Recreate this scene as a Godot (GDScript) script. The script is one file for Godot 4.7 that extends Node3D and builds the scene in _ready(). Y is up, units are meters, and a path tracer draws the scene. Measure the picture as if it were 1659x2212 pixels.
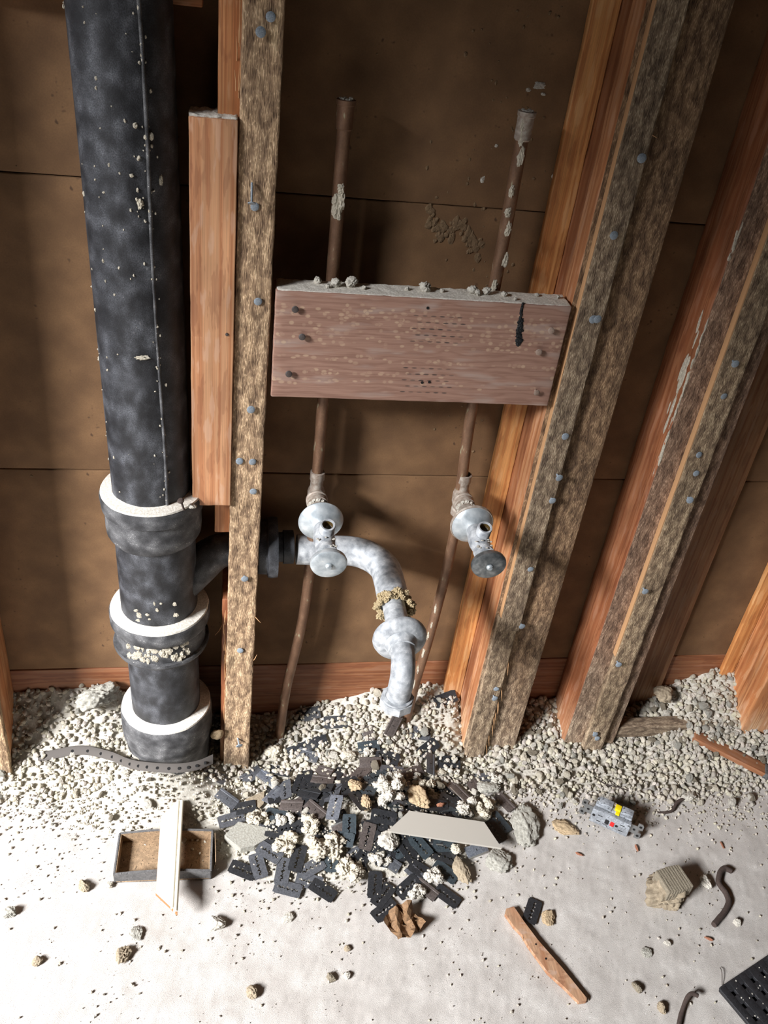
extends Node3D
# A stripped bathroom wall: open studs, cast iron drain stack, copper supplies with two stop valves, a drain bend, rubble and a heap of old razor blades.
# x to the right along the wall, y up, z out of the wall. z = 0 is the face of the furring strips, y = 0 the floor.

var rng := RandomNumberGenerator.new()
var M := {}

# ------------------------------------------------------------------ textures
func nz(w: int, h: int, freq: float, octaves: int, sd: int, stretch := 1, kind := FastNoiseLite.TYPE_SIMPLEX_SMOOTH) -> PackedByteArray:
	var n := FastNoiseLite.new()
	n.noise_type = kind
	n.seed = sd
	n.frequency = freq
	n.fractal_type = FastNoiseLite.FRACTAL_FBM if octaves > 1 else FastNoiseLite.FRACTAL_NONE
	n.fractal_octaves = octaves
	var im := n.get_seamless_image(w, h / stretch)
	im.convert(Image.FORMAT_L8)
	if stretch > 1:
		im.resize(w, h, Image.INTERPOLATE_CUBIC)
	return im.get_data()

func rgb_tex(w: int, h: int, b: PackedByteArray) -> ImageTexture:
	return ImageTexture.create_from_image(Image.create_from_data(w, h, false, Image.FORMAT_RGB8, b))

func grey_tex(w: int, h: int, b: PackedByteArray) -> ImageTexture:
	return ImageTexture.create_from_image(Image.create_from_data(w, h, false, Image.FORMAT_L8, b))

func put(b: PackedByteArray, i: int, c: Color) -> void:
	b[i * 3] = int(clampf(c.r, 0, 1) * 255)
	b[i * 3 + 1] = int(clampf(c.g, 0, 1) * 255)
	b[i * 3 + 2] = int(clampf(c.b, 0, 1) * 255)

# albedo, bump: both tile; sc = tiles per metre along x, y, z of the mesh's own axes
func mat(name: String, albedo: Texture2D, bump: Texture2D, sc: Vector3, rough := 0.8, metal := 0.0, relief := 0.05, tint := Color.WHITE, vcol := false) -> StandardMaterial3D:
	var m := StandardMaterial3D.new()
	m.resource_name = name
	m.albedo_color = tint
	m.albedo_texture = albedo
	m.roughness = rough
	m.metallic = metal
	m.uv1_triplanar = true
	m.uv1_triplanar_sharpness = 6.0
	m.uv1_scale = sc
	m.vertex_color_use_as_albedo = vcol
	if bump:
		m.heightmap_enabled = true
		m.heightmap_texture = bump
		m.heightmap_scale = relief
	M[name] = m
	return m

func plain(name: String, c: Color, rough := 0.7, metal := 0.0) -> StandardMaterial3D:
	var m := StandardMaterial3D.new()
	m.resource_name = name
	m.albedo_color = c
	m.roughness = rough
	m.metallic = metal
	M[name] = m
	return m

# speckled surface: base colour, cloudy second colour, fine specks of a third
func speckled(w: int, h: int, sd: int, base: Color, cloud: Color, speck: Color, cf: float, sf: float, cut: float, cpow := 1.0, grain := 0.12) -> Array:
	var a := nz(w, h, cf, 4, sd)
	var s := nz(w, h, sf, 2, sd + 1)
	var f := nz(w, h, 0.25, 2, sd + 2)
	var b := PackedByteArray()
	b.resize(w * h * 3)
	var hb := PackedByteArray()
	hb.resize(w * h)
	for i in w * h:
		var c := base.lerp(cloud, pow(a[i] / 255.0, cpow))
		var k := clampf((s[i] / 255.0 + (a[i] / 255.0 - 0.5) * 0.4 - cut) * 7.0, 0, 1)
		var g := 1.0 + (f[i] / 255.0 - 0.5) * grain * 2.0
		c = Color(c.r * g, c.g * g, c.b * g).lerp(speck, k)
		put(b, i, c)
		hb[i] = int(clampf(f[i] * 0.25 + a[i] * 0.45 + k * 60.0, 0, 255))
	return [rgb_tex(w, h, b), grey_tex(w, h, hb)]

func make_materials() -> void:
	# old fibrous wood, brown to cream, with the remains of plaster
	var w := 512
	var h := 1024
	var fi := nz(w, h, 0.11, 3, 11, 8)
	var bl := nz(w, h, 0.014, 4, 12, 2)
	var sp := nz(w, h, 0.06, 3, 13, 2)
	var b := PackedByteArray()
	b.resize(w * h * 3)
	var hb := PackedByteArray()
	hb.resize(w * h)
	for i in w * h:
		var f := fi[i] / 255.0
		var q := bl[i] / 255.0
		var s := sp[i] / 255.0
		var c := Color(0.58, 0.52, 0.45).lerp(Color(0.86, 0.80, 0.70), clampf((q - 0.5) * 1.4 + 0.45 + (f - 0.5) * 0.75 + (s - 0.5) * 0.5, 0, 1))
		if f + q * 0.5 < 0.52:
			c = c.lerp(Color(0.3, 0.25, 0.21), clampf((0.52 - f - q * 0.5) * 4.0, 0, 0.75))
		c = c.lerp(Color(0.97, 0.93, 0.84), clampf((s + (q - 0.5) * 0.5 - 0.66) * 6.0, 0, 0.8))
		put(b, i, c)
		hb[i] = int(clampf(f * 120.0 + s * 90.0 + q * 45.0, 0, 255))
	var old_a := rgb_tex(w, h, b)
	var old_h := grey_tex(w, h, hb)
	mat("old_wood", old_a, old_h, Vector3(12, 4.6, 12), 0.92, 0.0, 0.10, Color.WHITE, true)
	# clean softwood with growth rings
	fi = nz(w, h, 0.16, 3, 21, 32)
	bl = nz(w, h, 0.006, 2, 22, 32)
	sp = nz(w, h, 0.014, 5, 23, 2)
	for i in w * h:
		var f := fi[i] / 255.0
		var q := bl[i] / 255.0
		var s := sp[i] / 255.0
		var u := (i % w) / float(w)
		var ring := 0.5 + 0.5 * sin((u * 8.0 + q * 2.4) * TAU)
		ring = pow(ring, 1.6)
		var c := Color(0.93, 0.82, 0.68).lerp(Color(0.80, 0.62, 0.47), ring * 0.8)
		c = c * (0.9 + 0.2 * f)
		c = c.lerp(Color(0.5, 0.33, 0.25), clampf((0.36 - s) * 3.0, 0, 0.2))
		c = c.lerp(Color(0.98, 0.94, 0.90), clampf((s - 0.66) * 5.0, 0, 0.5))
		put(b, i, c)
		hb[i] = int(clampf(120.0 + (f - 0.5) * 90.0 - ring * 30.0, 0, 255))
	mat("soft_wood", rgb_tex(w, h, b), grey_tex(w, h, hb), Vector3(8, 1.3, 8), 0.6, 0.0, 0.02, Color.WHITE, true)
	block_texture()
	# brown paper of the plaster boards
	var t := speckled(512, 512, 31, Color(0.415, 0.305, 0.20), Color(0.53, 0.40, 0.27), Color(0.33, 0.24, 0.16), 0.009, 0.05, 0.92, 1.0, 0.05)
	mat("board_paper", t[0], t[1], Vector3(3, 3, 3), 0.85, 0.0, 0.02)
	# dusty floor
	t = speckled(1024, 1024, 41, Color(0.705, 0.68, 0.65), Color(0.79, 0.77, 0.74), Color(0.88, 0.865, 0.84), 0.006, 0.09, 0.86, 1.0, 0.10)
	var gr := nz(1024, 1024, 0.32, 3, 47)
	var gb := nz(1024, 1024, 0.05, 3, 48)
	for i in gr.size():
		gr[i] = int(clampf(gr[i] * 0.55 + gb[i] * 0.2 + maxf(0.0, gr[i] - 160.0) * 1.2, 0, 255))
	mat("dusty_floor", t[0], grey_tex(1024, 1024, gr), Vector3(2.6, 2.6, 2.6), 0.95, 0.0, 0.06)
	t = speckled(512, 512, 44, Color(0.69, 0.665, 0.61), Color(0.83, 0.81, 0.76), Color(0.92, 0.91, 0.87), 0.03, 0.12, 0.7, 1.0, 0.1)
	mat("plaster", t[0], t[1], Vector3(14, 14, 14), 0.95, 0.0, 0.06)
	mat("grit", t[0], t[1], Vector3(1, 1, 1), 0.95, 0.0, 0.0, Color.WHITE, true)
	mat("plaster_cream", t[0], t[1], Vector3(14, 14, 14), 0.95, 0.0, 0.06, Color(1.0, 0.985, 0.95))
	mat("plaster_grey", t[0], t[1], Vector3(14, 14, 14), 0.95, 0.0, 0.08, Color(0.85, 0.86, 0.86))
	mat("mortar_grey", t[0], t[1], Vector3(14, 14, 14), 0.95, 0.0, 0.1, Color(0.72, 0.69, 0.64))
	mat("tan_stone", t[0], t[1], Vector3(12, 12, 12), 0.9, 0.0, 0.06, Color(0.93, 0.84, 0.72))
	mat("brown_stone", t[0], t[1], Vector3(12, 12, 12), 0.9, 0.0, 0.06, Color(0.80, 0.75, 0.68))
	mat("dust_white", t[0], t[1], Vector3(14, 14, 14), 0.95, 0.0, 0.05, Color(1.14, 1.14, 1.15))
	mat("putty", t[0], t[1], Vector3(14, 14, 14), 0.9, 0.0, 0.06, Color(0.93, 0.86, 0.72))
	mat("splash_brown", t[0], t[1], Vector3(12, 12, 12), 0.9, 0.0, 0.06, Color(0.62, 0.52, 0.41))
	mat("room_plaster", t[0], t[1], Vector3(2, 2, 2), 0.95, 0.0, 0.05, Color(0.3, 0.27, 0.24))
	# black iron, dusty
	t = speckled(1024, 1024, 51, Color(0.11, 0.112, 0.12), Color(0.43, 0.44, 0.46), Color(0.82, 0.80, 0.76), 0.011, 0.16, 0.93, 1.5, 0.4)
	mat("iron", t[0], t[1], Vector3(2.6, 1.9, 2.6), 0.55, 0.0, 0.05)
	t = speckled(512, 512, 54, Color(0.17, 0.17, 0.175), Color(0.50, 0.50, 0.50), Color(0.86, 0.85, 0.82), 0.01, 0.11, 0.86, 1.2, 0.35)
	mat("iron_dusty", t[0], t[1], Vector3(6, 6, 6), 0.75, 0.0, 0.04)
	t = speckled(512, 512, 61, Color(0.50, 0.52, 0.54), Color(0.88, 0.89, 0.89), Color(0.95, 0.95, 0.94), 0.016, 0.05, 0.85, 0.75, 0.12)
	mat("galvanised", t[0], t[1], Vector3(8, 8, 8), 0.6, 0.15, 0.05)
	t = speckled(512, 512, 64, Color(0.60, 0.64, 0.66), Color(0.90, 0.92, 0.92), Color(0.95, 0.95, 0.93), 0.012, 0.05, 0.88, 0.8, 0.05)
	mat("chrome_dusty", t[0], t[1], Vector3(8, 8, 8), 0.42, 0.4, 0.02)
	t = speckled(512, 512, 67, Color(0.38, 0.40, 0.41), Color(0.70, 0.71, 0.70), Color(0.9, 0.9, 0.88), 0.015, 0.06, 0.98, 1.2, 0.08)
	mat("chrome_dark", t[0], t[1], Vector3(10, 10, 10), 0.3, 0.7, 0.02)
	t = speckled(512, 512, 71, Color(0.40, 0.29, 0.215), Color(0.58, 0.45, 0.35), Color(0.68, 0.66, 0.54), 0.02, 0.04, 0.9, 1.0, 0.1)
	mat("copper", t[0], t[1], Vector3(6, 2, 6), 0.5, 0.3, 0.03)
	t = speckled(512, 512, 74, Color(0.50, 0.42, 0.36), Color(0.80, 0.77, 0.72), Color(0.62, 0.74, 0.70), 0.02, 0.05, 0.9, 0.8, 0.1)
	mat("brass_dull", t[0], t[1], Vector3(10, 10, 10), 0.6, 0.2, 0.04)
	plain("brass_inside", Color(0.45, 0.36, 0.2), 0.5, 0.5)
	t = speckled(256, 256, 81, Color(0.7, 0.7, 0.7), Color(1.0, 1.0, 1.0), Color(0.5, 0.5, 0.5), 0.03, 0.08, 0.74, 1.0, 0.2)
	for k in [["blade_black", Color(0.255, 0.26, 0.27), 0.36, 0.25], ["blade_grey", Color(0.46, 0.47, 0.49), 0.36, 0.3], ["blade_bright", Color(0.74, 0.77, 0.82), 0.3, 0.7], ["blade_brown", Color(0.47, 0.43, 0.41), 0.4, 0.3], ["blade_blue", Color(0.32, 0.36, 0.38), 0.35, 0.3]]:
		mat(k[0], t[0], t[1], Vector3(25, 25, 25), k[2], k[3], 0.01, k[1])
	plain("blade_edge", Color(0.78, 0.78, 0.76), 0.3, 0.8)
	mat("nail_zinc", t[0], t[1], Vector3(60, 60, 60), 0.5, 0.0, 0.02, Color(0.70, 0.75, 0.79))
	mat("nail_dark", t[0], t[1], Vector3(60, 60, 60), 0.5, 0.0, 0.02, Color(0.36, 0.32, 0.3))
	mat("nail_tan", t[0], t[1], Vector3(60, 60, 60), 0.5, 0.0, 0.02, Color(0.74, 0.64, 0.57))
	mat("rust", t[0], t[1], Vector3(40, 40, 40), 0.85, 0.1, 0.05, Color(0.36, 0.30, 0.27))
	mat("tray_outside", t[0], t[1], Vector3(12, 12, 12), 0.8, 0.0, 0.03, Color(0.46, 0.455, 0.45))
	mat("tray_inside", t[0], t[1], Vector3(12, 12, 12), 0.85, 0.0, 0.03, Color(0.70, 0.59, 0.46))
	plain("cream_paint", Color(0.95, 0.925, 0.84), 0.5)
	plain("trim_paint", Color(0.73, 0.71, 0.665), 0.6)
	mat("black_plastic", t[0], t[1], Vector3(14, 14, 14), 0.55, 0.0, 0.04, Color(0.2, 0.2, 0.21))
	mat("grey_plastic", t[0], null, Vector3(5, 5, 5), 0.4, 0.0, 0.0, Color(0.68, 0.7, 0.72))
	mat("dead_leaf", t[0], t[1], Vector3(14, 14, 14), 0.8, 0.0, 0.05, Color(0.62, 0.48, 0.34))
	plain("dark_slot", Color(0.05, 0.05, 0.055), 0.6)
	plain("button_red", Color(0.82, 0.13, 0.13), 0.45)
	plain("button_black", Color(0.09, 0.09, 0.1), 0.45)
	plain("tab_yellow", Color(0.95, 0.85, 0.08), 0.45)
	plain("strap_metal", Color(0.62, 0.63, 0.63), 0.35, 0.8)
	plain("tar", Color(0.07, 0.08, 0.09), 0.6)
	plain("strap_dark", Color(0.33, 0.31, 0.29), 0.85, 0.0)
	plain("window_paint", Color(0.85, 0.84, 0.8), 0.6)
	plain("brick_chip", Color(0.62, 0.42, 0.32), 0.9)

# reddish softwood with rows of small pale hammer dents and two patches of dark ones
func block_texture() -> void:
	var w := 512
	var h := 1024
	var fi := nz(w, h, 0.12, 3, 91, 64)
	var bl := nz(w, h, 0.012, 4, 92, 4)
	var dent := PackedFloat32Array()
	dent.resize(w * h)
	rng.seed = 77
	# across = u (0..w over the board's height), along = v (0..h over its length)
	for n in 430:
		var row: float = [0.18, 0.26, 0.4, 0.55, 0.62, 0.68, 0.74, 0.8, 0.86][rng.randi() % 9] + rng.randfn(0, 0.016)
		var al := rng.randf()
		if row < 0.35 and al > 0.45 and rng.randf() < 0.7:
			continue
		stamp(dent, w, h, row * w, al * h, rng.randf_range(5, 11), rng.randf_range(7, 12), rng.randf_range(0.15, 0.65))
	for cl in [[0.22, 0.53], [0.72, 0.54]]:
		for r in 5:
			for k in 6:
				stamp(dent, w, h, (cl[0] + (r - 2) * 0.06) * w, (cl[1] + (k - 2.5) * 0.03 + (r % 2) * 0.015) * h, 3.5, 11, -rng.randf_range(0.3, 0.8))
	var b := PackedByteArray()
	b.resize(w * h * 3)
	var hb := PackedByteArray()
	hb.resize(w * h)
	for i in w * h:
		var f := fi[i] / 255.0
		var q := bl[i] / 255.0
		var u := (i % w) / float(w)
		var ring := pow(0.5 + 0.5 * sin((u * 15.0 + q * 1.6) * TAU), 2.0)
		var c := Color(0.68, 0.535, 0.46).lerp(Color(0.50, 0.36, 0.30), clampf(ring * 0.3 + (0.5 - f) * 0.45 + 0.2, 0, 1))
		c = c.lerp(Color(0.72, 0.66, 0.62), clampf((q - 0.6) * 1.6, 0, 0.5))
		if dent[i] > 0.0:
			c = c.lerp(Color(0.80, 0.69, 0.57), dent[i])
		else:
			c = c.lerp(Color(0.22, 0.19, 0.18), -dent[i])
		put(b, i, c)
		hb[i] = int(clampf(140.0 + (f - 0.5) * 100.0 - absf(dent[i]) * 60.0, 0, 255))
	var m := mat("block_wood", rgb_tex(w, h, b), grey_tex(w, h, hb), Vector3(1 / 0.142, 1 / 0.372, 1 / 0.142), 0.8, 0.0, 0.06)
	m.uv1_offset = Vector3(0.5, 0.5, 0.5)

func stamp(a: PackedFloat32Array, w: int, h: int, cx: float, cy: float, rx: float, ry: float, v: float) -> void:
	for y in range(int(cy - ry), int(cy + ry) + 1):
		for x in range(int(cx - rx), int(cx + rx) + 1):
			var d := pow((x - cx) / rx, 2) + pow((y - cy) / ry, 2)
			if d < 1.0 and x >= 0 and x < w and y >= 0 and y < h:
				a[y * w + x] = v * minf(1.0, (1.0 - d) * 1.6)

# ------------------------------------------------------------------ mesh helpers
func new_st() -> SurfaceTool:
	var st := SurfaceTool.new()
	st.begin(Mesh.PRIMITIVE_TRIANGLES)
	return st

func tri(st: SurfaceTool, a: Vector3, b: Vector3, c: Vector3) -> void:   # counter-clockwise seen from outside
	st.add_vertex(a)
	st.add_vertex(c)
	st.add_vertex(b)

func quad(st: SurfaceTool, a: Vector3, b: Vector3, c: Vector3, d: Vector3) -> void:
	tri(st, a, b, c)
	tri(st, a, c, d)

func done(st: SurfaceTool) -> ArrayMesh:
	st.generate_normals()
	st.index()
	return st.commit()

func part(name: String, mesh: Mesh, m: Material, parent: Node, at := Vector3.ZERO, rot := Vector3.ZERO) -> MeshInstance3D:
	var o := MeshInstance3D.new()
	o.name = name
	o.mesh = mesh
	o.material_override = m
	o.position = at
	o.rotation = rot
	parent.add_child(o, true)
	return o

func tag(o: Node, label: String, category: String, group := "") -> void:
	o.set_meta("label", label)
	o.set_meta("category", category)
	if group:
		o.set_meta("group", group)

func numbered(called: String) -> String:
	if not has_node(NodePath(called)):
		return called
	var k := 1
	while has_node(NodePath("%s_%03d" % [called, k])):
		k += 1
	return "%s_%03d" % [called, k]

func thing(called: String, label: String, category: String, at := Vector3.ZERO, rot := Vector3.ZERO, group := "") -> Node3D:
	var o := Node3D.new()
	o.name = numbered(called)
	o.position = at
	o.rotation = rot
	add_child(o)
	tag(o, label, category, group)
	return o

func single(called: String, mesh: Mesh, m: Material, label: String, category: String, at := Vector3.ZERO, rot := Vector3.ZERO, group := "") -> MeshInstance3D:
	var o := part(numbered(called), mesh, m, self, at, rot)
	tag(o, label, category, group)
	return o

func struct(o: Node, label := "") -> void:
	o.set_meta("kind", "structure")
	if label:
		o.set_meta("label", label)

# axis values of a box face: close lines at the bevel, even cells between
func lines(hf: float, r: float, cell: float) -> PackedFloat32Array:
	var out := PackedFloat32Array([-hf, -hf + r * 0.35, -hf + r])
	var n := maxi(1, int(ceil((2.0 * hf - 2.0 * r) / cell)))
	for k in range(1, n):
		out.append(-hf + r + (2.0 * hf - 2.0 * r) * k / n)
	out.append_array(PackedFloat32Array([hf - r, hf - r * 0.35, hf]))
	return out

# a rounded, slightly uneven box centred at the origin; tint(p) gives its colour (linear), if wanted
func plank(size: Vector3, cell := 0.02, r := 0.002, amp := 0.0, sd := 1, tint = null, freq := 60.0, st: SurfaceTool = null, shift := Vector3.ZERO) -> SurfaceTool:
	if st == null:
		st = new_st()
	var hs := size * 0.5
	r = minf(r, minf(hs.x, minf(hs.y, hs.z)) * 0.9)
	var n := FastNoiseLite.new()
	n.seed = sd
	n.frequency = freq
	n.fractal_octaves = 2
	st.set_smooth_group(0)
	var ln := [lines(hs.x, r, cell), lines(hs.y, r, cell), lines(hs.z, r, cell)]
	for ax in 3:
		var u := (ax + 1) % 3
		var v := (ax + 2) % 3
		var lu: PackedFloat32Array = ln[u]
		var lv: PackedFloat32Array = ln[v]
		for s in [-1.0, 1.0]:
			var grid: Array[Vector3] = []
			var cols: Array[Color] = []
			for j in lv.size():
				for i in lu.size():
					var p := Vector3.ZERO
					p[ax] = hs[ax] * s
					p[u] = lu[i]
					p[v] = lv[j]
					var inner := p.clamp(-(hs - Vector3.ONE * r), hs - Vector3.ONE * r)
					var d := (p - inner).normalized()
					p = inner + d * r
					if amp > 0.0:
						p += d * amp * n.get_noise_3d(p.x + sd * 3.1, p.y * 0.35, p.z)
					grid.append(p + shift)
					if tint != null:
						cols.append((tint as Callable).call(p))
			for j in lv.size() - 1:
				for i in lu.size() - 1:
					var k := j * lu.size() + i
					var q := [k, k + 1, k + 1 + lu.size(), k + lu.size()]
					var order := [0, 2, 1, 0, 3, 2] if s > 0 else [0, 1, 2, 0, 2, 3]
					for e in order:
						if tint != null:
							st.set_color(cols[q[e]])
						st.add_vertex(grid[q[e]])
	return st

func ring(c: Vector3, x: Vector3, y: Vector3, r: float, seg: int) -> Array[Vector3]:
	var out: Array[Vector3] = []
	for k in seg:
		var a := TAU * k / seg
		out.append(c + (x * cos(a) + y * sin(a)) * r)
	return out

# turned shape round the y axis; profile points are (radius, height), outside to the right when going up
func lathe(profile: Array, seg := 40, st: SurfaceTool = null, xf := Transform3D(), wob := 0.0, sd := 1) -> SurfaceTool:
	if st == null:
		st = new_st()
	var g := 1
	var n := FastNoiseLite.new()
	n.seed = sd
	n.frequency = 30.0
	var dir := Vector2.ZERO
	for j in profile.size() - 1:
		var p0: Vector2 = profile[j]
		var p1: Vector2 = profile[j + 1]
		var d := (p1 - p0).normalized()
		if j > 0 and absf(dir.angle_to(d)) > 0.6:
			g += 1
		dir = d
		st.set_smooth_group(g)
		for k in seg:
			var a0 := TAU * k / seg
			var a1 := TAU * ((k + 1) % seg) / seg
			var q: Array[Vector3] = []
			for e in [[p0, a0], [p0, a1], [p1, a1], [p1, a0]]:
				var pp: Vector2 = e[0]
				var v := Vector3(pp.x * cos(e[1]), pp.y, -pp.x * sin(e[1]))
				if wob > 0.0 and pp.x > 0.0001:
					v += Vector3(v.x, 0, v.z).normalized() * wob * n.get_noise_3dv(v)
				q.append(xf * v)
			if p0.x < 0.00001:
				tri(st, q[0], q[2], q[3])
			elif p1.x < 0.00001:
				tri(st, q[0], q[1], q[2])
			else:
				quad(st, q[0], q[1], q[2], q[3])
	return st

# round bar along a path; rad is a number or one per point
func tube(pts: Array, rad, seg := 16, st: SurfaceTool = null, caps := true, wob := 0.0, sd := 5) -> SurfaceTool:
	if st == null:
		st = new_st()
	var n := FastNoiseLite.new()
	n.seed = sd
	n.frequency = 50.0
	var up := Vector3.UP
	var rings := []
	for i in pts.size():
		var t: Vector3 = (pts[mini(i + 1, pts.size() - 1)] - pts[maxi(i - 1, 0)]).normalized()
		if i == 0:
			up = Vector3.UP if absf(t.y) < 0.8 else Vector3.RIGHT
		var x := up.cross(t).normalized()
		up = t.cross(x).normalized()
		var r: float = rad[i] if rad is Array else rad
		var rr := ring(pts[i], x, up, r, seg)
		if wob > 0.0:
			for k in seg:
				rr[k] += (rr[k] - pts[i]).normalized() * wob * n.get_noise_3dv(rr[k])
		rings.append(rr)
	st.set_smooth_group(1)
	for i in rings.size() - 1:
		for k in seg:
			var l := (k + 1) % seg
			quad(st, rings[i][k], rings[i][l], rings[i + 1][l], rings[i + 1][k])
	if caps:
		st.set_smooth_group(-1)
		for k in range(1, seg - 1):
			tri(st, rings[0][0], rings[0][k + 1], rings[0][k])
			tri(st, rings[-1][0], rings[-1][k], rings[-1][k + 1])
	return st

func smooth_path(keys: Array, per := 8) -> Array:
	var out := []
	for i in keys.size() - 1:
		var a: Vector3 = keys[maxi(i - 1, 0)]
		var d: Vector3 = keys[mini(i + 2, keys.size() - 1)]
		var p: Vector3 = keys[i]
		var q: Vector3 = keys[i + 1]
		for k in per:
			out.append(p.cubic_interpolate(q, a, d, k / float(per)))
	out.append(keys[-1])
	return out

# flat-lying polygon (x, z) with thickness; counter-clockwise seen with z up the page is not required
func slab(poly: Array, y0: float, y1: float, st: SurfaceTool = null) -> SurfaceTool:
	if st == null:
		st = new_st()
	var pp := PackedVector2Array(poly)
	if not Geometry2D.is_polygon_clockwise(pp):
		pp.reverse()
	var ix := Geometry2D.triangulate_polygon(pp)
	st.set_smooth_group(-1)
	for k in range(0, ix.size(), 3):
		var p: Array[Vector2] = [pp[ix[k]], pp[ix[k + 1]], pp[ix[k + 2]]]
		var area := (p[1] - p[0]).cross(p[2] - p[0])
		if area > 0:
			p = [p[0], p[2], p[1]]
		tri(st, Vector3(p[0].x, y1, p[0].y), Vector3(p[1].x, y1, p[1].y), Vector3(p[2].x, y1, p[2].y))
		tri(st, Vector3(p[0].x, y0, p[0].y), Vector3(p[2].x, y0, p[2].y), Vector3(p[1].x, y0, p[1].y))
	for k in pp.size():
		var a := pp[k]
		var b := pp[(k + 1) % pp.size()]
		# outside lies on the side away from the middle of a clockwise outline
		var va := Vector3(a.x, y0, a.y)
		var vb := Vector3(b.x, y0, b.y)
		var out := Vector3(b.y - a.y, 0, a.x - b.x)
		var mid := (a + b) * 0.5 + Vector2(out.x, out.z).normalized() * 0.0001
		if Geometry2D.is_point_in_polygon(mid, pp):
			quad(st, va, vb, vb + Vector3.UP * (y1 - y0), va + Vector3.UP * (y1 - y0))
		else:
			quad(st, vb, va, va + Vector3.UP * (y1 - y0), vb + Vector3.UP * (y1 - y0))
	return st

var ico_cache := {}
func ico(level: int) -> Array:
	if ico_cache.has(level):
		return ico_cache[level]
	var t := (1.0 + sqrt(5.0)) / 2.0
	var v: Array[Vector3] = []
	for p in [[-1, t, 0], [1, t, 0], [-1, -t, 0], [1, -t, 0], [0, -1, t], [0, 1, t], [0, -1, -t], [0, 1, -t], [t, 0, -1], [t, 0, 1], [-t, 0, -1], [-t, 0, 1]]:
		v.append(Vector3(p[0], p[1], p[2]).normalized())
	var f := []
	for q in ["0 11 5", "0 5 1", "0 1 7", "0 7 10", "0 10 11", "1 5 9", "5 11 4", "11 10 2", "10 7 6", "7 1 8", "3 9 4", "3 4 2", "3 2 6", "3 6 8", "3 8 9", "4 9 5", "2 4 11", "6 2 10", "8 6 7", "9 8 1"]:
		var s: PackedStringArray = q.split(" ")
		f.append([int(s[0]), int(s[1]), int(s[2])])
	for l in level:
		var nf := []
		var mids := {}
		for q in f:
			var e := []
			for k in 3:
				var a: int = mini(q[k], q[(k + 1) % 3])
				var b: int = maxi(q[k], q[(k + 1) % 3])
				var key := a * 100000 + b
				if not mids.has(key):
					mids[key] = v.size()
					v.append(((v[a] + v[b]) * 0.5).normalized())
				e.append(mids[key])
			nf.append([q[0], e[0], e[2]])
			nf.append([q[1], e[1], e[0]])
			nf.append([q[2], e[2], e[1]])
			nf.append([e[0], e[1], e[2]])
		f = nf
	ico_cache[level] = [v, f]
	return ico_cache[level]

# broken stone: a ball cut by random planes
func stone(level: int, sd: int, size: Vector3, cuts := 9, rough := 0.05, st: SurfaceTool = null, shift := Vector3.ZERO) -> SurfaceTool:
	if st == null:
		st = new_st()
	var r := RandomNumberGenerator.new()
	r.seed = sd
	var pl := []
	for k in cuts:
		pl.append([Vector3(r.randfn(), r.randfn(), r.randfn()).normalized(), r.randf_range(0.55, 0.85)])
	var n := FastNoiseLite.new()
	n.seed = sd
	n.frequency = 1.6
	n.fractal_octaves = 4
	var g := ico(level)
	var pos: Array[Vector3] = []
	for d in g[0]:
		var m := 1.0
		for p in pl:
			var c: float = d.dot(p[0])
			if c > 0.05:
				m = minf(m, p[1] / c)
		m += rough * n.get_noise_3dv(d * 1.5)
		pos.append(d * m * size * 0.5 + shift)
	st.set_smooth_group(-1 if level < 3 else 0)
	for q in g[1]:
		tri(st, pos[q[0]], pos[q[1]], pos[q[2]])
	return st

# crumbly clot: several knobbly balls run together
func clot(sd: int, size: Vector3, count := 9) -> SurfaceTool:
	var st := new_st()
	var r := RandomNumberGenerator.new()
	r.seed = sd
	for k in count:
		var p := Vector3(r.randf_range(-0.4, 0.4), r.randf_range(-0.3, 0.3), r.randf_range(-0.4, 0.4)) * size
		var s := r.randf_range(0.2, 0.62) * minf(size.x, size.z)
		stone(3, sd * 31 + k, Vector3(s * r.randf_range(0.8, 1.3), s * r.randf_range(0.7, 1.0), s), 6, 0.55, st, p)
	return st

# ------------------------------------------------------------------ the rubble's shape
const HX := [-1.4, -0.6, -0.28, -0.18, -0.145, -0.02, 0.0615, 0.11, 0.224, 0.306, 0.425, 0.45, 0.55, 0.614, 0.72, 0.80, 0.886, 0.969, 1.05, 1.3, 2.0]
const HB := [0.08, 0.12, 0.123, 0.135, 0.11, 0.06, 0.045, 0.05, 0.085, 0.11, 0.115, 0.075, 0.06, 0.07, 0.045, 0.055, 0.11, 0.14, 0.13, 0.1, 0.08]
const FX := [-1.4, -0.6, -0.1, 0.0, 0.06, 0.3, 0.45, 0.6, 0.85, 1.3, 2.0]
const FZ := [0.03, 0.03, 0.04, 0.03, 0.04, 0.07, 0.04, 0.085, 0.10, 0.085, 0.06]

func table(x: float, xs: Array, ys: Array) -> float:
	for i in xs.size() - 1:
		if x <= xs[i + 1]:
			return lerpf(ys[i], ys[i + 1], clampf((x - xs[i]) / (xs[i + 1] - xs[i]), 0, 1))
	return ys[-1]

func heap(x: float, z: float) -> float:
	var zf := table(x, FX, FZ)
	var t := clampf((zf - z) / (zf + 0.09), 0, 1)
	return table(x, HX, HB) * pow(t, 1.4) + 0.042 * exp(-pow((x - 0.23) / 0.16, 2) - pow((z - 0.10) / 0.085, 2)) + 0.078 * exp(-pow((x + 0.10) / 0.09, 2) - pow((z - 0.03) / 0.055, 2))

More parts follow.
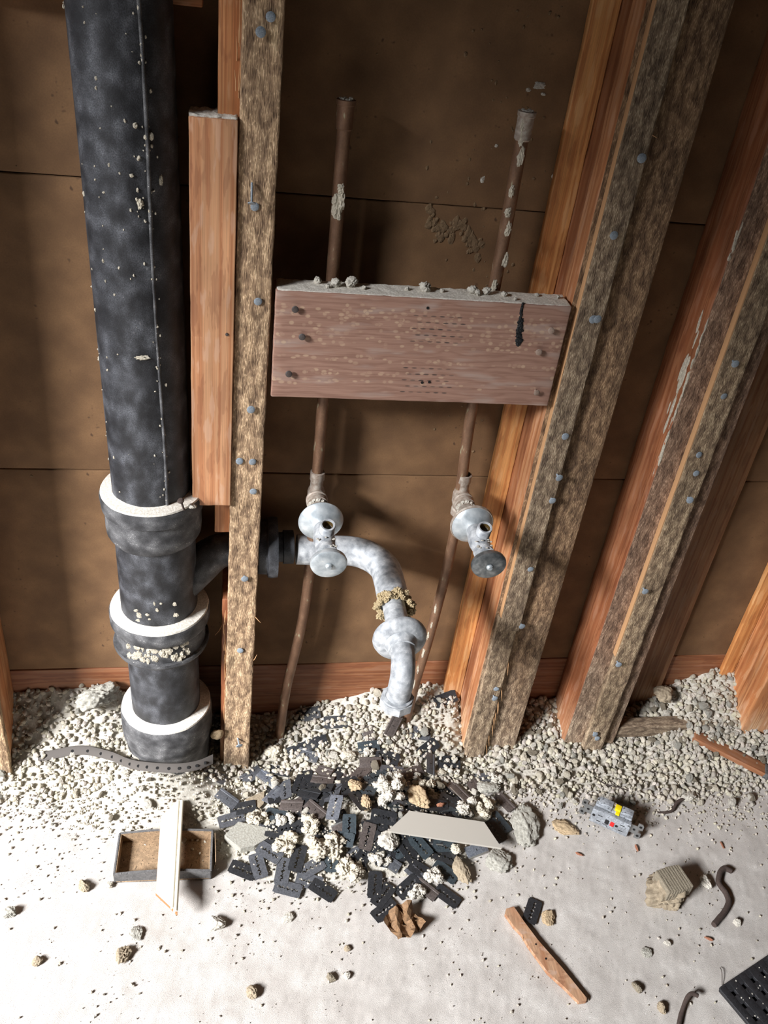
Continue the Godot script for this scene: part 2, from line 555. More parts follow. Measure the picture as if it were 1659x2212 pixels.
# ------------------------------------------------------------------
func _ready() -> void:
	var cam := Camera3D.new()
	cam.name = "camera"
	cam.fov = 60.0
	cam.near = 0.02
	cam.position = Vector3(0, 1.27, 1.016)
	cam.rotation_degrees = Vector3(-34.374, -12.913, 7.945)
	add_child(cam)
	cam.current = true
	var env := Environment.new()
	var sky := Sky.new()
	var sm := ProceduralSkyMaterial.new()
	sm.sky_top_color = Color(0.55, 0.66, 0.85)
	sm.sky_horizon_color = Color(0.85, 0.88, 0.92)
	sm.ground_horizon_color = Color(0.6, 0.58, 0.55)
	sm.ground_bottom_color = Color(0.35, 0.33, 0.3)
	sm.sky_energy_multiplier = 1.0
	sky.sky_material = sm
	env.background_mode = Environment.BG_SKY
	env.sky = sky
	env.tonemap_mode = Environment.TONE_MAPPER_LINEAR
	env.tonemap_exposure = 1.0
	env.sdfgi_enabled = true
	env.ssao_enabled = true
	env.ssil_enabled = true
	var we := WorldEnvironment.new()
	we.name = "world_environment"
	we.environment = env
	add_child(we)
	# daylight through the window in the left wall
	var al := AreaLight3D.new()
	al.name = "window_daylight"
	al.area_size = Vector2(2.0, 2.8)
	al.light_energy = 345.0
	al.light_color = Color(0.985, 0.985, 1.0)
	al.shadow_enabled = true
	al.area_range = 30.0
	al.area_attenuation = 2.0
	add_child(al)
	al.position = Vector3(-6.0, 5.3, 4.0)
	al.look_at_from_position(al.position, Vector3(0.2, 0.4, 0.15))
	rng.seed = 4711
	make_materials()
	build_room()
	build_studs()
	build_blocking()
	build_stack()
	build_supplies()
	build_drain()
	build_rubble()
	build_debris()
	build_blades()
	build_outlet()

func box_part(name: String, lo: Vector3, hi: Vector3, m: Material, parent: Node, r := 0.002, cell := 5.0) -> MeshInstance3D:
	return part(name, done(plank(hi - lo, cell, r)), m, parent, (lo + hi) * 0.5)

# ------------------------------------------------------------------ the room
func build_room() -> void:
	# floor: one grid, fine where the photograph looks
	var st := new_st()
	var xs := PackedFloat32Array([-1.9, -1.2, -0.6])
	for k in 301:
		xs.append(-0.45 + k * 0.0052)
	xs.append_array(PackedFloat32Array([1.3, 1.6, 2.0]))
	var zs := PackedFloat32Array([-0.16])
	for k in 131:
		zs.append(-0.1 + k * 0.0052)
	zs.append_array(PackedFloat32Array([0.75, 1.2, 2.5]))
	var n := FastNoiseLite.new()
	n.seed = 3
	n.frequency = 14.0
	n.fractal_octaves = 5
	var f2 := FastNoiseLite.new()
	f2.seed = 9
	f2.frequency = 90.0
	f2.fractal_octaves = 2
	var g: Array[Vector3] = []
	for z in zs:
		for x in xs:
			var grit := maxf(0.0, f2.get_noise_2d(x, z) - 0.16) * 0.003
			g.append(Vector3(x, 0.0010 * n.get_noise_2d(x, z) + grit - 0.001, z))
	st.set_smooth_group(0)
	var w := xs.size()
	for j in zs.size() - 1:
		for i in w - 1:
			var k := j * w + i
			quad(st, g[k + w], g[k + w + 1], g[k + 1], g[k])
	plank(Vector3(3.95, 0.1, 2.7), 5.0, 0.001, 0.0, 1, null, 60.0, st, Vector3(0.03, -0.056, 1.2))
	var fl := part("floor", done(st), M.dusty_floor, self)
	struct(fl, "dusty pale concrete floor strewn with plaster grit")

	# back of the wall: rows of brown paper faced plaster boards, as seen from inside the wall
	var wb := Node3D.new()
	wb.name = "wall_back"
	add_child(wb)
	struct(wb, "back of brown paper faced plaster boards behind the studs")
	box_part("backing", Vector3(-2.0, -0.1, -0.16), Vector3(2.0, 2.5, -0.103), M.room_plaster, wb)
	var edges := [0.168, 0.5598, 0.9645, 1.371, 1.777, 2.184, 2.45]
	for r in edges.size() - 1:
		var cuts := [-1.88, -0.36, 0.49, 0.68, 2.0] if r % 2 == 0 else [-1.88, 0.03, 0.49, 1.1, 2.0]
		for c in cuts.size() - 1:
			var lo := Vector3(cuts[c] + 0.001, edges[r] + 0.0005, -0.103)
			var hi := Vector3(cuts[c + 1] - 0.001, edges[r + 1] - 0.0005, -0.092)
			part("plaster_board", done(plank(hi - lo, 0.05, 0.0022, 0.0008, r * 7 + c, null, 6.0)), M.board_paper, wb, (lo + hi) * 0.5)
	var tr := part("trim_1", done(plank(Vector3(0.17, 3.9, 0.012), 0.03, 0.002, 0.0006, 5, func(_p): return Color(0.33, 0.185, 0.125))), M.soft_wood, self, Vector3(0.04, 0.083, -0.097), Vector3(0, 0, PI / 2))
	struct(tr, "reddish board along the foot of the plaster boards")
	# splashes of plaster that came through
	var sp := new_st()
	rng.seed = 21
	for k in 230:
		var p := Vector2(rng.randfn(0.37, 0.06), rng.randf_range(0.6, 1.22))
		var s := rng.randf_range(0.0015, 0.005)
		if k < 80:
			var al := rng.randf_range(-0.035, 0.045)
			p = Vector2(0.29 + al, 0.944 - 0.3 * al - absf(rng.randfn(0, 0.012)) + 0.008 * sin(al * 130.0))
			s = rng.randf_range(0.004, 0.012)
		if k > 210:
			p = Vector2(rng.randf_range(-0.28, 0.4), rng.randf_range(0.3, 1.15))
		if p.x < 0.4:
			stone(1, 100 + k, Vector3(s, s * rng.randf_range(0.7, 1.6), minf(s * 0.5, 0.0028)), 4, 0.4, sp, Vector3(p.x, p.y, -0.0918))
	var o := part("plaster_splashes", done(sp), M.splash_brown, wb)
	o.set_meta("kind", "stuff")
	sp = new_st()
	for e in [[0.3685, 1.111, 0.016, 0.008], [0.357, 1.105, 0.006, 0.005], [0.376, 1.102, 0.007, 0.004], [0.32, 1.0, 0.006, 0.01], [0.33, 1.04, 0.005, 0.004], [0.41, 1.01, 0.004, 0.007]]:
		stone(2, int(e[0] * 1000), Vector3(e[2], e[3], 0.003), 4, 0.5, sp, Vector3(e[0], e[1], -0.092))
	part("pale_splashes", done(sp), M.plaster, wb).set_meta("kind", "stuff")

	# the rest of the room, behind the photographer: daylight enters by a window in the left wall
	for d in [["wall_right", Vector3(2.0, -0.1, -0.16), Vector3(2.1, 2.5, 2.6)], ["wall_front", Vector3(-1.9, -0.1, 2.5), Vector3(2.1, 2.5, 2.6)], ["ceiling", Vector3(-2.02, 2.45, -0.16), Vector3(2.1, 2.55, 2.6)]]:
		struct(box_part(d[0], d[1], d[2], M.room_plaster, self))
	var wl := Node3D.new()
	wl.name = "wall_left"
	add_child(wl)
	struct(wl, "left wall of the room with a window opening")
	box_part("wall_panel", Vector3(-2.02, -0.1, -0.16), Vector3(-1.9, 2.5, 0.85), M.room_plaster, wl)
	box_part("wall_panel", Vector3(-2.02, -0.1, 2.42), Vector3(-1.9, 2.5, 2.6), M.room_plaster, wl)
	box_part("wall_panel", Vector3(-2.02, -0.1, 0.85), Vector3(-1.9, 0.9, 2.42), M.room_plaster, wl)
	box_part("wall_panel", Vector3(-2.02, 2.14, 0.85), Vector3(-1.9, 2.5, 2.42), M.room_plaster, wl)
	var wi := Node3D.new()
	wi.name = "window_1"
	add_child(wi)
	struct(wi, "open window in the left wall")
	for d in [[Vector3(-1.98, 0.9, 0.85), Vector3(-1.92, 2.14, 0.88)], [Vector3(-1.98, 0.9, 2.39), Vector3(-1.92, 2.14, 2.42)], [Vector3(-1.98, 0.9, 0.88), Vector3(-1.92, 0.93, 2.39)], [Vector3(-1.98, 2.11, 0.88), Vector3(-1.92, 2.14, 2.39)]]:
		box_part("window_frame", d[0], d[1], M.window_paint, wi)

# ------------------------------------------------------------------ timber
# colour of a timber at height y above the floor: its own tint, paler with dust near the floor
func timber(tint: Color, base_y: float, dust := Color(0.78, 0.72, 0.66), reach := 0.12, sd := 1) -> Callable:
	var n := FastNoiseLite.new()
	n.seed = sd
	n.frequency = 12.0
	n.fractal_octaves = 3
	return func(p: Vector3) -> Color:
		var y := p.y + base_y
		var k := clampf(1.0 - y / reach + n.get_noise_3dv(p * Vector3(1, 0.5, 1)) * 0.7, 0, 1) * 0.8
		var v := 1.0 + 0.35 * n.get_noise_3d(p.x * 2.0, p.y * 0.6 + 7.0, p.z * 2.0)
		return Color(tint.r * v, tint.g * v, tint.b * v).lerp(dust, k)

func board(name: String, lo: Vector3, hi: Vector3, m: Material, tint: Color, parent: Node, sd: int, amp := 0.0006, cell := 0.012, r := 0.002, reach := 0.12) -> MeshInstance3D:
	var c := (lo + hi) * 0.5
	return part(name, done(plank(hi - lo, cell, r, amp, sd, timber(tint, c.y, Color(0.92, 0.85, 0.78), reach, sd))), m, parent, c)

# round headed nail driven along -z; stick = how far the head stands out
func nail_mesh(r := 0.0052, stick := 0.006) -> ArrayMesh:
	var st := lathe([Vector2(0, -0.02), Vector2(0.0016, -0.02), Vector2(0.0016, stick - 0.0014), Vector2(r, stick - 0.0012), Vector2(r * 1.02, stick - 0.0004), Vector2(r * 0.9, stick), Vector2(r * 0.4, stick + 0.0003), Vector2(0, stick + 0.0004)], 18, null, Transform3D(Basis(Vector3.RIGHT, PI / 2), Vector3.ZERO))
	return done(st)

func nails(parent: Node, list: Array, z: float, m: Material, r := 0.0052, stick := 0.006) -> void:
	var ms := [nail_mesh(r, stick), nail_mesh(r * 0.94, stick * 0.5), nail_mesh(r * 1.04, stick * 1.5)]
	for p in list:
		part("nail", ms[rng.randi() % 3], m, parent, Vector3(p.x, p.y, z), Vector3(rng.randf_range(-0.15, 0.15), rng.randf_range(-0.15, 0.15), 0))

func splinters(parent: Node, list: Array, m: Material) -> void:
	for e in list:
		var a: Vector3 = e[0]
		var b: Vector3 = e[1]
		var mid := (a + b) * 0.5 + Vector3(rng.randf_range(-0.001, 0.001), 0, 0.0015)
		part("splinter", done(tube([a, mid, b], [0.0007, 0.0006, 0.0002], 5)), m, parent)

func build_studs() -> void:
	rng.seed = 31
	var splint := plain("splinter_wood", Color(0.80, 0.62, 0.44), 0.8)
	var orange := Color(0.66, 0.40, 0.24)
	var yellow := Color(0.84, 0.55, 0.29)
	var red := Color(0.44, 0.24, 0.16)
	# --- stud left of the bay, with the long furring strip on its face
	var s := thing("wall_stud", "tall narrow wall stud with rough nail-studded face strip right beside the black pipe", "wall stud")
	board("stud_timber", Vector3(-0.004, 0.51, -0.091), Vector3(0.0555, 2.44, -0.0125), M.soft_wood, orange, s, 1)
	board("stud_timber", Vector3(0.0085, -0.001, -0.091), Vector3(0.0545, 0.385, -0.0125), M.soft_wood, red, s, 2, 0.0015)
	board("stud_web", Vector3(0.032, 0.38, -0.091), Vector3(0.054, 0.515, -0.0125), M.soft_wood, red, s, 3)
	var strip := board("furring_strip", Vector3(-0.0212, -0.002, -0.0125), Vector3(0.0212, 2.44, 0.0), M.old_wood, Color(0.88, 0.71, 0.56), s, 4, 0.0012, 0.007, 0.002, 0.1)
	strip.position += Vector3(0.0358, 0, 0)
	strip.rotation.z = -0.0038
	strip.position.x += 0.0038 * 1.22
	nails(s, [Vector2(0.0474, 1.1612), Vector2(0.0374, 1.1466), Vector2(0.0373, 0.9734), Vector2(0.0446, 0.8626), Vector2(0.0400, 0.7181), Vector2(0.0278, 0.6384), Vector2(0.0448, 0.6381), Vector2(0.0474, 0.5907), Vector2(0.0394, 0.4397), Vector2(0.0367, 0.2937)], 0.0, M.nail_zinc)
	# two nails that stand out sideways, half pulled
	part("bent_nail", done(lathe([Vector2(0, 0), Vector2(0.0013, 0.001), Vector2(0.0013, 0.022), Vector2(0.0045, 0.0225), Vector2(0.0045, 0.0235), Vector2(0, 0.024)], 12)), M.nail_zinc, s, Vector3(0.0335, 1.0, 0.003), Vector3(2.6, 0.2, 0.1))
	part("bent_nail", done(lathe([Vector2(0, 0), Vector2(0.0013, 0.001), Vector2(0.0013, 0.014), Vector2(0.006, 0.0145), Vector2(0.005, 0.0155), Vector2(0, 0.016)], 12)), M.nail_zinc, s, Vector3(0.0368, 0.09, -0.001), Vector3(1.9, 0.3, 0.1))
	var list := []
	for k in 22:
		var y := rng.randf_range(0.1, 0.36) if k < 14 else rng.randf_range(1.07, 1.2)
		var x := 0.0105 + rng.randf_range(-0.001, 0.003) + (0.002 if k < 14 else 0.005)
		list.append([Vector3(x, y, rng.randf_range(-0.014, -0.002)), Vector3(x + rng.randf_range(-0.003, 0.002), y + rng.randf_range(0.02, 0.06), rng.randf_range(-0.01, 0.002))])
	list.append([Vector3(0.058, 0.36, 0.0), Vector3(0.066, 0.352, 0.004)])
	list.append([Vector3(0.058, 0.27, 0.0), Vector3(0.0625, 0.284, 0.002)])
	list.append([Vector3(0.008, 0.335, -0.01), Vector3(-0.002, 0.328, 0.004)])
	splinters(s, list, splint)
	# --- short board on the left of that stud
	var cl := thing("cleat_board", "clean orange softwood cleat board with dust-covered top, between pipe and stud", "board")
	board("cleat_timber", Vector3(-0.0338, 0.5685, -0.036), Vector3(0.0172, 1.0622, 0.0055), M.soft_wood, Color(0.72, 0.50, 0.38), cl, 6, 0.0005, 0.012, 0.0012)
	var dustm := new_st()
	plank(Vector3(0.050, 0.003, 0.038), 0.003, 0.0012, 0.0022, 8, null, 160.0, dustm)
	part("dust_layer", done(dustm), M.dust_white, cl, Vector3(-0.0085, 1.0628, -0.0155)).set_meta("label", "white dust on the board's top end")
	# dark nail and a nail hole near the edge
	part("nail", nail_mesh(0.002, 0.001), M.nail_dark, cl, Vector3(0.009, 0.82, 0.0055))
	# upper blocking seen behind the top of the stud
	single("blocking_board", done(plank(Vector3(0.05, 1.1, 0.04), 0.02, 0.002, 0.0006, 3, timber(orange, 3.0))), M.soft_wood, "dark orange crosspiece reaching left behind the stud top, above the cleat board", "board", Vector3(-0.572 + 0.55 - 0.548, 1.182, -0.07), Vector3(0, 0, PI / 2))

	# --- stud right of the bay
	s = thing("wall_stud", "double wall stud at the right end of the crosspiece, with grey nailed strip", "wall stud")
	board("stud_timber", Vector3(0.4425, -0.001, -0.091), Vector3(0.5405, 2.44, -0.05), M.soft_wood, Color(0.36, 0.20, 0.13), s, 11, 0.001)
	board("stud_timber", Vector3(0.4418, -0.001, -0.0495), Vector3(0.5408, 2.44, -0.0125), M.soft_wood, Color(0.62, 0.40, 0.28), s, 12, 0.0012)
	part("stud_face", done(plank(Vector3(0.0985, 2.44, 0.0016), 0.01, 0.0006, 0.0004, 13, timber(Color(0.5, 0.37, 0.27), 1.22, Color(0.85, 0.78, 0.72), 0.3, 13))), M.old_wood, s, Vector3(0.4913, 1.22, -0.0122)).set_meta("label", "weathered brown front face")
	board("nailing_strip", Vector3(0.4085, -0.001, -0.091), Vector3(0.4424, 2.44, -0.08), M.soft_wood, yellow, s, 14, 0.0006)
	var grey := Color(0.57, 0.50, 0.43)
	var up := board("furring_strip", Vector3(0.4480, 0.322, -0.011), Vector3(0.4838, 2.44, 0.0), M.old_wood, grey, s, 15, 0.0012, 0.007, 0.0015)
	board("furring_strip", Vector3(0.4445, -0.002, -0.0112), Vector3(0.4805, 0.352, -0.0012), M.old_wood, Color(0.58, 0.50, 0.42), s, 16, 0.0012, 0.007, 0.0015, 0.08)
	box_part("strip_edge", Vector3(0.4470, 0.34, -0.0105), Vector3(0.4484, 2.44, -0.0008), splint, s, 0.0005).set_meta("label", "raw pale edge of the strip")
	nails(s, [Vector2(0.4740, 1.0612), Vector2(0.4656, 0.9707), Vector2(0.4666, 0.8627), Vector2(0.4709, 0.8655), Vector2(0.4714, 0.6912), Vector2(0.4768, 0.6257), Vector2(0.4781, 0.5841), Vector2(0.4740, 0.4539), Vector2(0.4836, 0.3383), Vector2(0.4698, 0.1926), Vector2(0.4696, 0.1723)], 0.0, M.nail_zinc)
	list = []
	for k in 10:
		var y := rng.randf_range(0.03, 0.3)
		list.append([Vector3(0.481, y, -0.004), Vector3(0.484 + rng.randf_range(0, 0.004), y - 0.03, 0.0)])
	list.append([Vector3(0.484, 1.085, -0.004), Vector3(0.489, 1.083, 0.002)])
	splinters(s, list, splint)

	# --- second stud on the right
	s = thing("wall_stud", "leaning-looking red wall stud with purple-grey face, second stud right of the crosspiece", "wall stud")
	board("stud_timber", Vector3(0.6335, -0.001, -0.091), Vector3(0.7345, 2.44, -0.0125), M.soft_wood, red, s, 21, 0.0014)
	part("stud_face", done(plank(Vector3(0.0985, 2.44, 0.0016), 0.01, 0.0006, 0.0004, 23, timber(Color(0.56, 0.42, 0.36), 1.22, Color(0.85, 0.78, 0.72), 0.3, 23))), M.old_wood, s, Vector3(0.6845, 1.22, -0.0122)).set_meta("label", "purple-grey front face")
	board("furring_strip", Vector3(0.6695, -0.002, -0.0115), Vector3(0.7085, 2.44, 0.0), M.old_wood, Color(0.64, 0.55, 0.45), s, 22, 0.0012, 0.007, 0.0015, 0.1)
	box_part("strip_edge", Vector3(0.6676, 0.26, -0.0108), Vector3(0.6702, 2.44, -0.0006), splint, s, 0.0005).set_meta("label", "raw pale edge of the strip")
	board("nailing_strip", Vector3(0.7365, -0.001, -0.091), Vector3(0.8380, 2.44, -0.08), M.soft_wood, Color(0.38, 0.26, 0.18), s, 24, 0.0006)
	nails(s, [Vector2(0.6840, 0.8131), Vector2(0.6887, 0.7606), Vector2(0.6837, 0.6650), Vector2(0.6902, 0.6333), Vector2(0.6932, 0.5890), Vector2(0.6741, 0.4124), Vector2(0.6746, 0.2498), Vector2(0.6802, 0.0694), Vector2(0.6894, 0.0551)], 0.0, M.nail_zinc)
	# cream paint ridge where side and face meet
	var st := new_st()
	for k in 60:
		var y := rng.randf_range(0.62, 1.0)
		stone(1, 900 + k, Vector3(rng.randf_range(0.002, 0.0045), rng.randf_range(0.01, 0.034), 0.003), 4, 0.5, st, Vector3(0.6345 + rng.randf_range(-0.001, 0.006) * (y - 0.5), y, -0.0125 + rng.randf_range(-0.003, 0.001)))
	for k in 30:
		stone(1, 990 + k, Vector3(0.002, rng.randf_range(0.014, 0.04), rng.randf_range(0.003, 0.007)), 4, 0.4, st, Vector3(0.6334, rng.randfn(0.77, 0.035), rng.randf_range(-0.032, -0.02)))
	part("plaster_ridge", done(st), M.plaster_cream, s).set_meta("kind", "stuff")

	# --- third stud, at the right edge, and the one at the left edge
	s = thing("wall_stud", "orange wall stud at the far right edge, rising from pale rubble", "wall stud")
	board("stud_timber", Vector3(0.979, -0.001, -0.091), Vector3(1.08, 2.44, -0.046), M.soft_wood, orange, s, 31)
	board("stud_timber", Vector3(0.9805, -0.001, -0.0455), Vector3(1.08, 2.44, -0.0), M.soft_wood, orange, s, 32)
	board("nailing_strip", Vector3(0.952, -0.001, -0.091), Vector3(0.9785, 2.44, -0.08), M.soft_wood, yellow, s, 34, 0.0006)
	s = thing("wall_stud", "brown wall stud at the far left edge, only its foot in view", "wall stud")
	board("stud_timber", Vector3(-0.43, -0.001, -0.091), Vector3(-0.331, 2.44, -0.0125), M.soft_wood, orange, s, 41)
	board("furring_strip", Vector3(-0.385, -0.001, -0.0125), Vector3(-0.329, 2.44, 0.0), M.old_wood, Color(0.7, 0.55, 0.4), s, 42, 0.0012)

# ------------------------------------------------------------------ the crosspiece
func build_blocking() -> void:
	rng.seed = 41
	var t := thing("blocking", "reddish wooden crosspiece between two studs, face dotted with pale dents", "crosspiece", Vector3(0.2510, 0.8070, -0.016), Vector3(0, 0, 0.0))
	var o := part("crosspiece_board", done(plank(Vector3(0.1415, 0.3715, 0.038), 0.01, 0.0022, 0.0007, 5)), M.block_wood, t, Vector3.ZERO, Vector3(0, 0, PI / 2 + 0.0))
	o.set_meta("label", "reddish board with rows of dents")
	var dust := new_st()
	plank(Vector3(0.368, 0.0016, 0.036), 0.005, 0.0007, 0.0012, 9, null, 110.0, dust)
	part("dust_layer", done(dust), M.dust_white, t, Vector3(0, 0.0709, -0.0005)).set_meta("label", "white plaster dust on the top edge")
	var dark := nail_mesh(0.0042, 0.006)
	for p in [Vector2(0.0891, 0.8574), Vector2(0.1001, 0.8216), Vector2(0.0859, 0.7710)]:
		part("nail", dark, M.nail_dark, t, Vector3(p.x - 0.251, p.y - 0.807, 0.019), Vector3(rng.randf_range(-0.25, 0.1), rng.randf_range(-0.2, 0.2), 0))
	for p in [Vector2(0.4150, 0.8467), Vector2(0.4051, 0.8162), Vector2(0.4140, 0.7592)]:
		part("nail", dark, M.nail_tan, t, Vector3(p.x - 0.251, p.y - 0.807, 0.019), Vector3(rng.randf_range(-0.2, 0.2), rng.randf_range(-0.2, 0.2), 0))
	var st := new_st()
	var y := 0.876
	while y > 0.824:
		var w := 0.004 if y > 0.856 else 0.0095
		stone(2, int(y * 10000), Vector3(w * rng.randf_range(0.8, 1.15), 0.009, 0.0035), 4, 0.5, st, Vector3(0.3705 + (0.876 - y) * 0.12 + rng.randf_range(-0.001, 0.001) - 0.251, y - 0.807, 0.0188))
		y -= 0.0042
	part("tar_streak", done(st), M.tar, t).set_meta("label", "black tar streak")
	for p in [Vector2(0.2585, 0.7645), Vector2(0.2680, 0.7655), Vector2(0.2513, 0.866)]:
		part("nail_hole", done(lathe([Vector2(0, -0.006), Vector2(0.0014, -0.006), Vector2(0.0018, 0.0004), Vector2(0, 0.0004)], 10, null, Transform3D(Basis(Vector3.RIGHT, PI / 2), Vector3.ZERO))), M.dark_slot, t, Vector3(p.x - 0.251, p.y - 0.807, 0.0193))
	# crumbs that lie on it
	var at := [[0.1165, -0.026, 0.010], [0.139, -0.018, 0.013], [0.158, -0.02, 0.0155], [0.128, -0.012, 0.006], [0.251, -0.021, 0.0155], [0.3115, -0.022, 0.013], [0.317, -0.016, 0.009], [0.330, -0.021, 0.012], [0.352, -0.018, 0.008], [0.2275, -0.019, 0.006], [0.272, -0.02, 0.006], [0.173, -0.015, 0.006], [0.397, -0.024, 0.006], [0.425, -0.02, 0.006], [0.3635, -0.006, 0.005]]
	var words := ["leftmost plaster crumb on the crosspiece, far back", "plaster crumb on the crosspiece just right of the left copper pipe", "round plaster crumb on the crosspiece, second large one from the left", "", "large plaster crumb alone at the middle of the crosspiece top", "plaster crumb on the crosspiece, left of a close pair by the right copper pipe", "", "plaster crumb on the crosspiece nearest the right copper pipe"]
	for k in at.size():
		var s: float = at[k][2]
		var lab: String = words[k] if k < words.size() and words[k] else "tiny plaster crumb among the larger ones on the crosspiece top"
		single("plaster_crumb", done(stone(3, 300 + k, Vector3(s, s * 0.85, s), 6, 0.4)), M.plaster, lab, "crumb", Vector3(at[k][0], 0.8785 + s * 0.36, at[k][1]), Vector3(0, k, 0), "crumbs on the crosspiece")

# ------------------------------------------------------------------ black soil stack
func build_stack() -> void:
	rng.seed = 51
	var t := thing("drain_stack", "thick black cast iron drain pipe with flared hubs, spotted with plaster", "drain pipe", Vector3(-0.0755, 0.0, -0.0215), Vector3(0, 0, 0.022))
	part("upper_pipe", done(lathe([Vector2(0.0525, 0.565), Vector2(0.0522, 1.4), Vector2(0.052, 2.42), Vector2(0, 2.42)], 56, null, Transform3D(), 0.0012)), M.iron, t)
	# casting seam down the front
	var seam := []
	for k in 40:
		seam.append(Vector3(0.0012 * sin(k * 0.7), 0.55 + k * 0.047, 0.0))
	part("casting_seam", done(tube(seam, 0.0022, 6, null, true, 0.001)), M.iron_dusty, t, Vector3(0.0225, 0, 0.0468))
	part("hub", done(lathe([Vector2(0.0545, 0.504), Vector2(0.060, 0.506), Vector2(0.0645, 0.513), Vector2(0.0655, 0.524), Vector2(0.0650, 0.552), Vector2(0.0660, 0.5535), Vector2(0.0685, 0.555), Vector2(0.0700, 0.573), Vector2(0.0680, 0.578), Vector2(0.054, 0.579), Vector2(0.05, 0.57)], 56, null, Transform3D(), 0.001)), M.iron_dusty, t).set_meta("label", "flared hub, topmost")
	part("tee_body", done(lathe([Vector2(0.0555, 0.35), Vector2(0.0555, 0.515)], 56, null, Transform3D(), 0.001)), M.iron, t)
	part("hub", done(lathe([Vector2(0.0570, 0.300), Vector2(0.0660, 0.308), Vector2(0.0660, 0.340), Vector2(0.0715, 0.346), Vector2(0.0735, 0.350), Vector2(0.0735, 0.366), Vector2(0.0715, 0.370), Vector2(0.0570, 0.3715), Vector2(0.05, 0.366)], 56, null, Transform3D(), 0.001)), M.iron_dusty, t)
	part("bead_ring", done(lathe([Vector2(0.058, 0.299), Vector2(0.0700, 0.301), Vector2(0.0718, 0.305), Vector2(0.0705, 0.309), Vector2(0.058, 0.3115)], 56, null, Transform3D(), 0.0006)), M.iron_dusty, t)
	part("lower_pipe", done(lathe([Vector2(0.0540, 0.13), Vector2(0.0540, 0.302)], 56, null, Transform3D(), 0.001)), M.iron, t)
	part("hub", done(lathe([Vector2(0.0640, -0.04), Vector2(0.0650, 0.03), Vector2(0.0675, 0.085), Vector2(0.0705, 0.100), Vector2(0.0725, 0.108), Vector2(0.0725, 0.155), Vector2(0.070, 0.160), Vector2(0.055, 0.1615), Vector2(0.05, 0.155)], 56, null, Transform3D(), 0.0012)), M.iron_dusty, t)
	# side branch, bending level through the notch of the stud
	var arm := smooth_path([Vector3(0.025, 0.405, 0.0), Vector3(0.055, 0.428, -0.012), Vector3(0.085, 0.447, -0.025), Vector3(0.12, 0.452, -0.028), Vector3(0.152, 0.452, -0.028)], 6)
	var rad := []
	for k in arm.size():
		rad.append(lerpf(0.032, 0.0255, minf(1.0, k / 14.0)))
	part("side_arm", done(tube(arm, rad, 28)), M.iron_dusty, t)
	var turn := Transform3D(Basis(Vector3(0, 0, 1), -PI / 2), Vector3(0, 0, 0))
	part("arm_hub", done(lathe([Vector2(0, 0.142), Vector2(0.036, 0.142), Vector2(0.040, 0.146), Vector2(0.041, 0.158), Vector2(0.0455, 0.160), Vector2(0.0465, 0.166), Vector2(0.0455, 0.174), Vector2(0.0, 0.176)], 40, null, turn)), M.iron, t, Vector3(0, 0.452, -0.028))
	part("arm_nipple", done(lathe([Vector2(0.0225, 0.17), Vector2(0.0225, 0.182), Vector2(0.0255, 0.183), Vector2(0.0255, 0.198), Vector2(0.022, 0.199), Vector2(0.0, 0.2)], 32, null, turn)), M.iron, t, Vector3(0, 0.452, -0.028))
	# dust lying in the hub mouths
	for e in [[0.579, 0.0525, 0.0685], [0.371, 0.0555, 0.0718], [0.161, 0.054, 0.0705]]:
		var st := new_st()
		lathe([Vector2(e[2], e[0] - 0.001), Vector2(e[2] * 0.985, e[0] + 0.0012), Vector2((e[1] + e[2]) * 0.5, e[0] + 0.0022), Vector2(e[1] - 0.001, e[0] + 0.004)], 64, st, Transform3D(), 0.0012, 4)
		part("dust_collar", done(st), M.dust_white, t).set_meta("label", "white plaster dust in the hub mouth")
	# plaster spots on the pipe
	var sp := new_st()
	for k in 150:
		var a := rng.randf_range(1.0, 3.1)
		if k > 90:
			a = rng.randfn(1.12, 0.06)
		var y := rng.randf_range(0.56, 1.2) if k > 25 else rng.randf_range(0.95, 1.06)
		if k <= 25:
			a = rng.randfn(1.25, 0.15)
		var s := rng.randf_range(0.001, 0.0032)
		if k < 8:
			s = rng.randf_range(0.003, 0.0055)
		stone(1, 1200 + k, Vector3(s, s * rng.randf_range(0.8, 1.9), s * 0.8), 4, 0.4, sp, Vector3(cos(a) * 0.0527, y, sin(a) * 0.0527))
	for e in [[1.32, 0.976, 0.0068, 0.013], [1.5, 0.797, 0.017, 0.006], [0.85, 0.999, 0.005, 0.012]]:
		stone(2, int(e[1] * 999), Vector3(e[2], e[3], 0.005), 3, 0.5, sp, Vector3(cos(e[0]) * 0.0522, e[1], sin(e[0]) * 0.0522))
	part("plaster_spots", done(sp), M.plaster_cream, t).set_meta("kind", "stuff")
	sp = new_st()
	for k in 44:
		var a := rng.randf_range(0.9, 2.3)
		stone(2, 1500 + k, Vector3(rng.randf_range(0.004, 0.012), rng.randf_range(0.004, 0.016), 0.003), 4, 0.6, sp, Vector3(cos(a) * 0.0668, rng.randf_range(0.312, 0.342), sin(a) * 0.0662))
	for k in 12:
		var a := rng.randf_range(1.0, 2.2)
		stone(2, 1540 + k, Vector3(rng.randf_range(0.003, 0.011), rng.randf_range(0.003, 0.01), 0.002), 4, 0.6, sp, Vector3(cos(a) * 0.0555, rng.randf_range(0.378, 0.42), sin(a) * 0.0555))
	part("plaster_runs", done(sp), M.plaster_cream, t).set_meta("kind", "stuff")
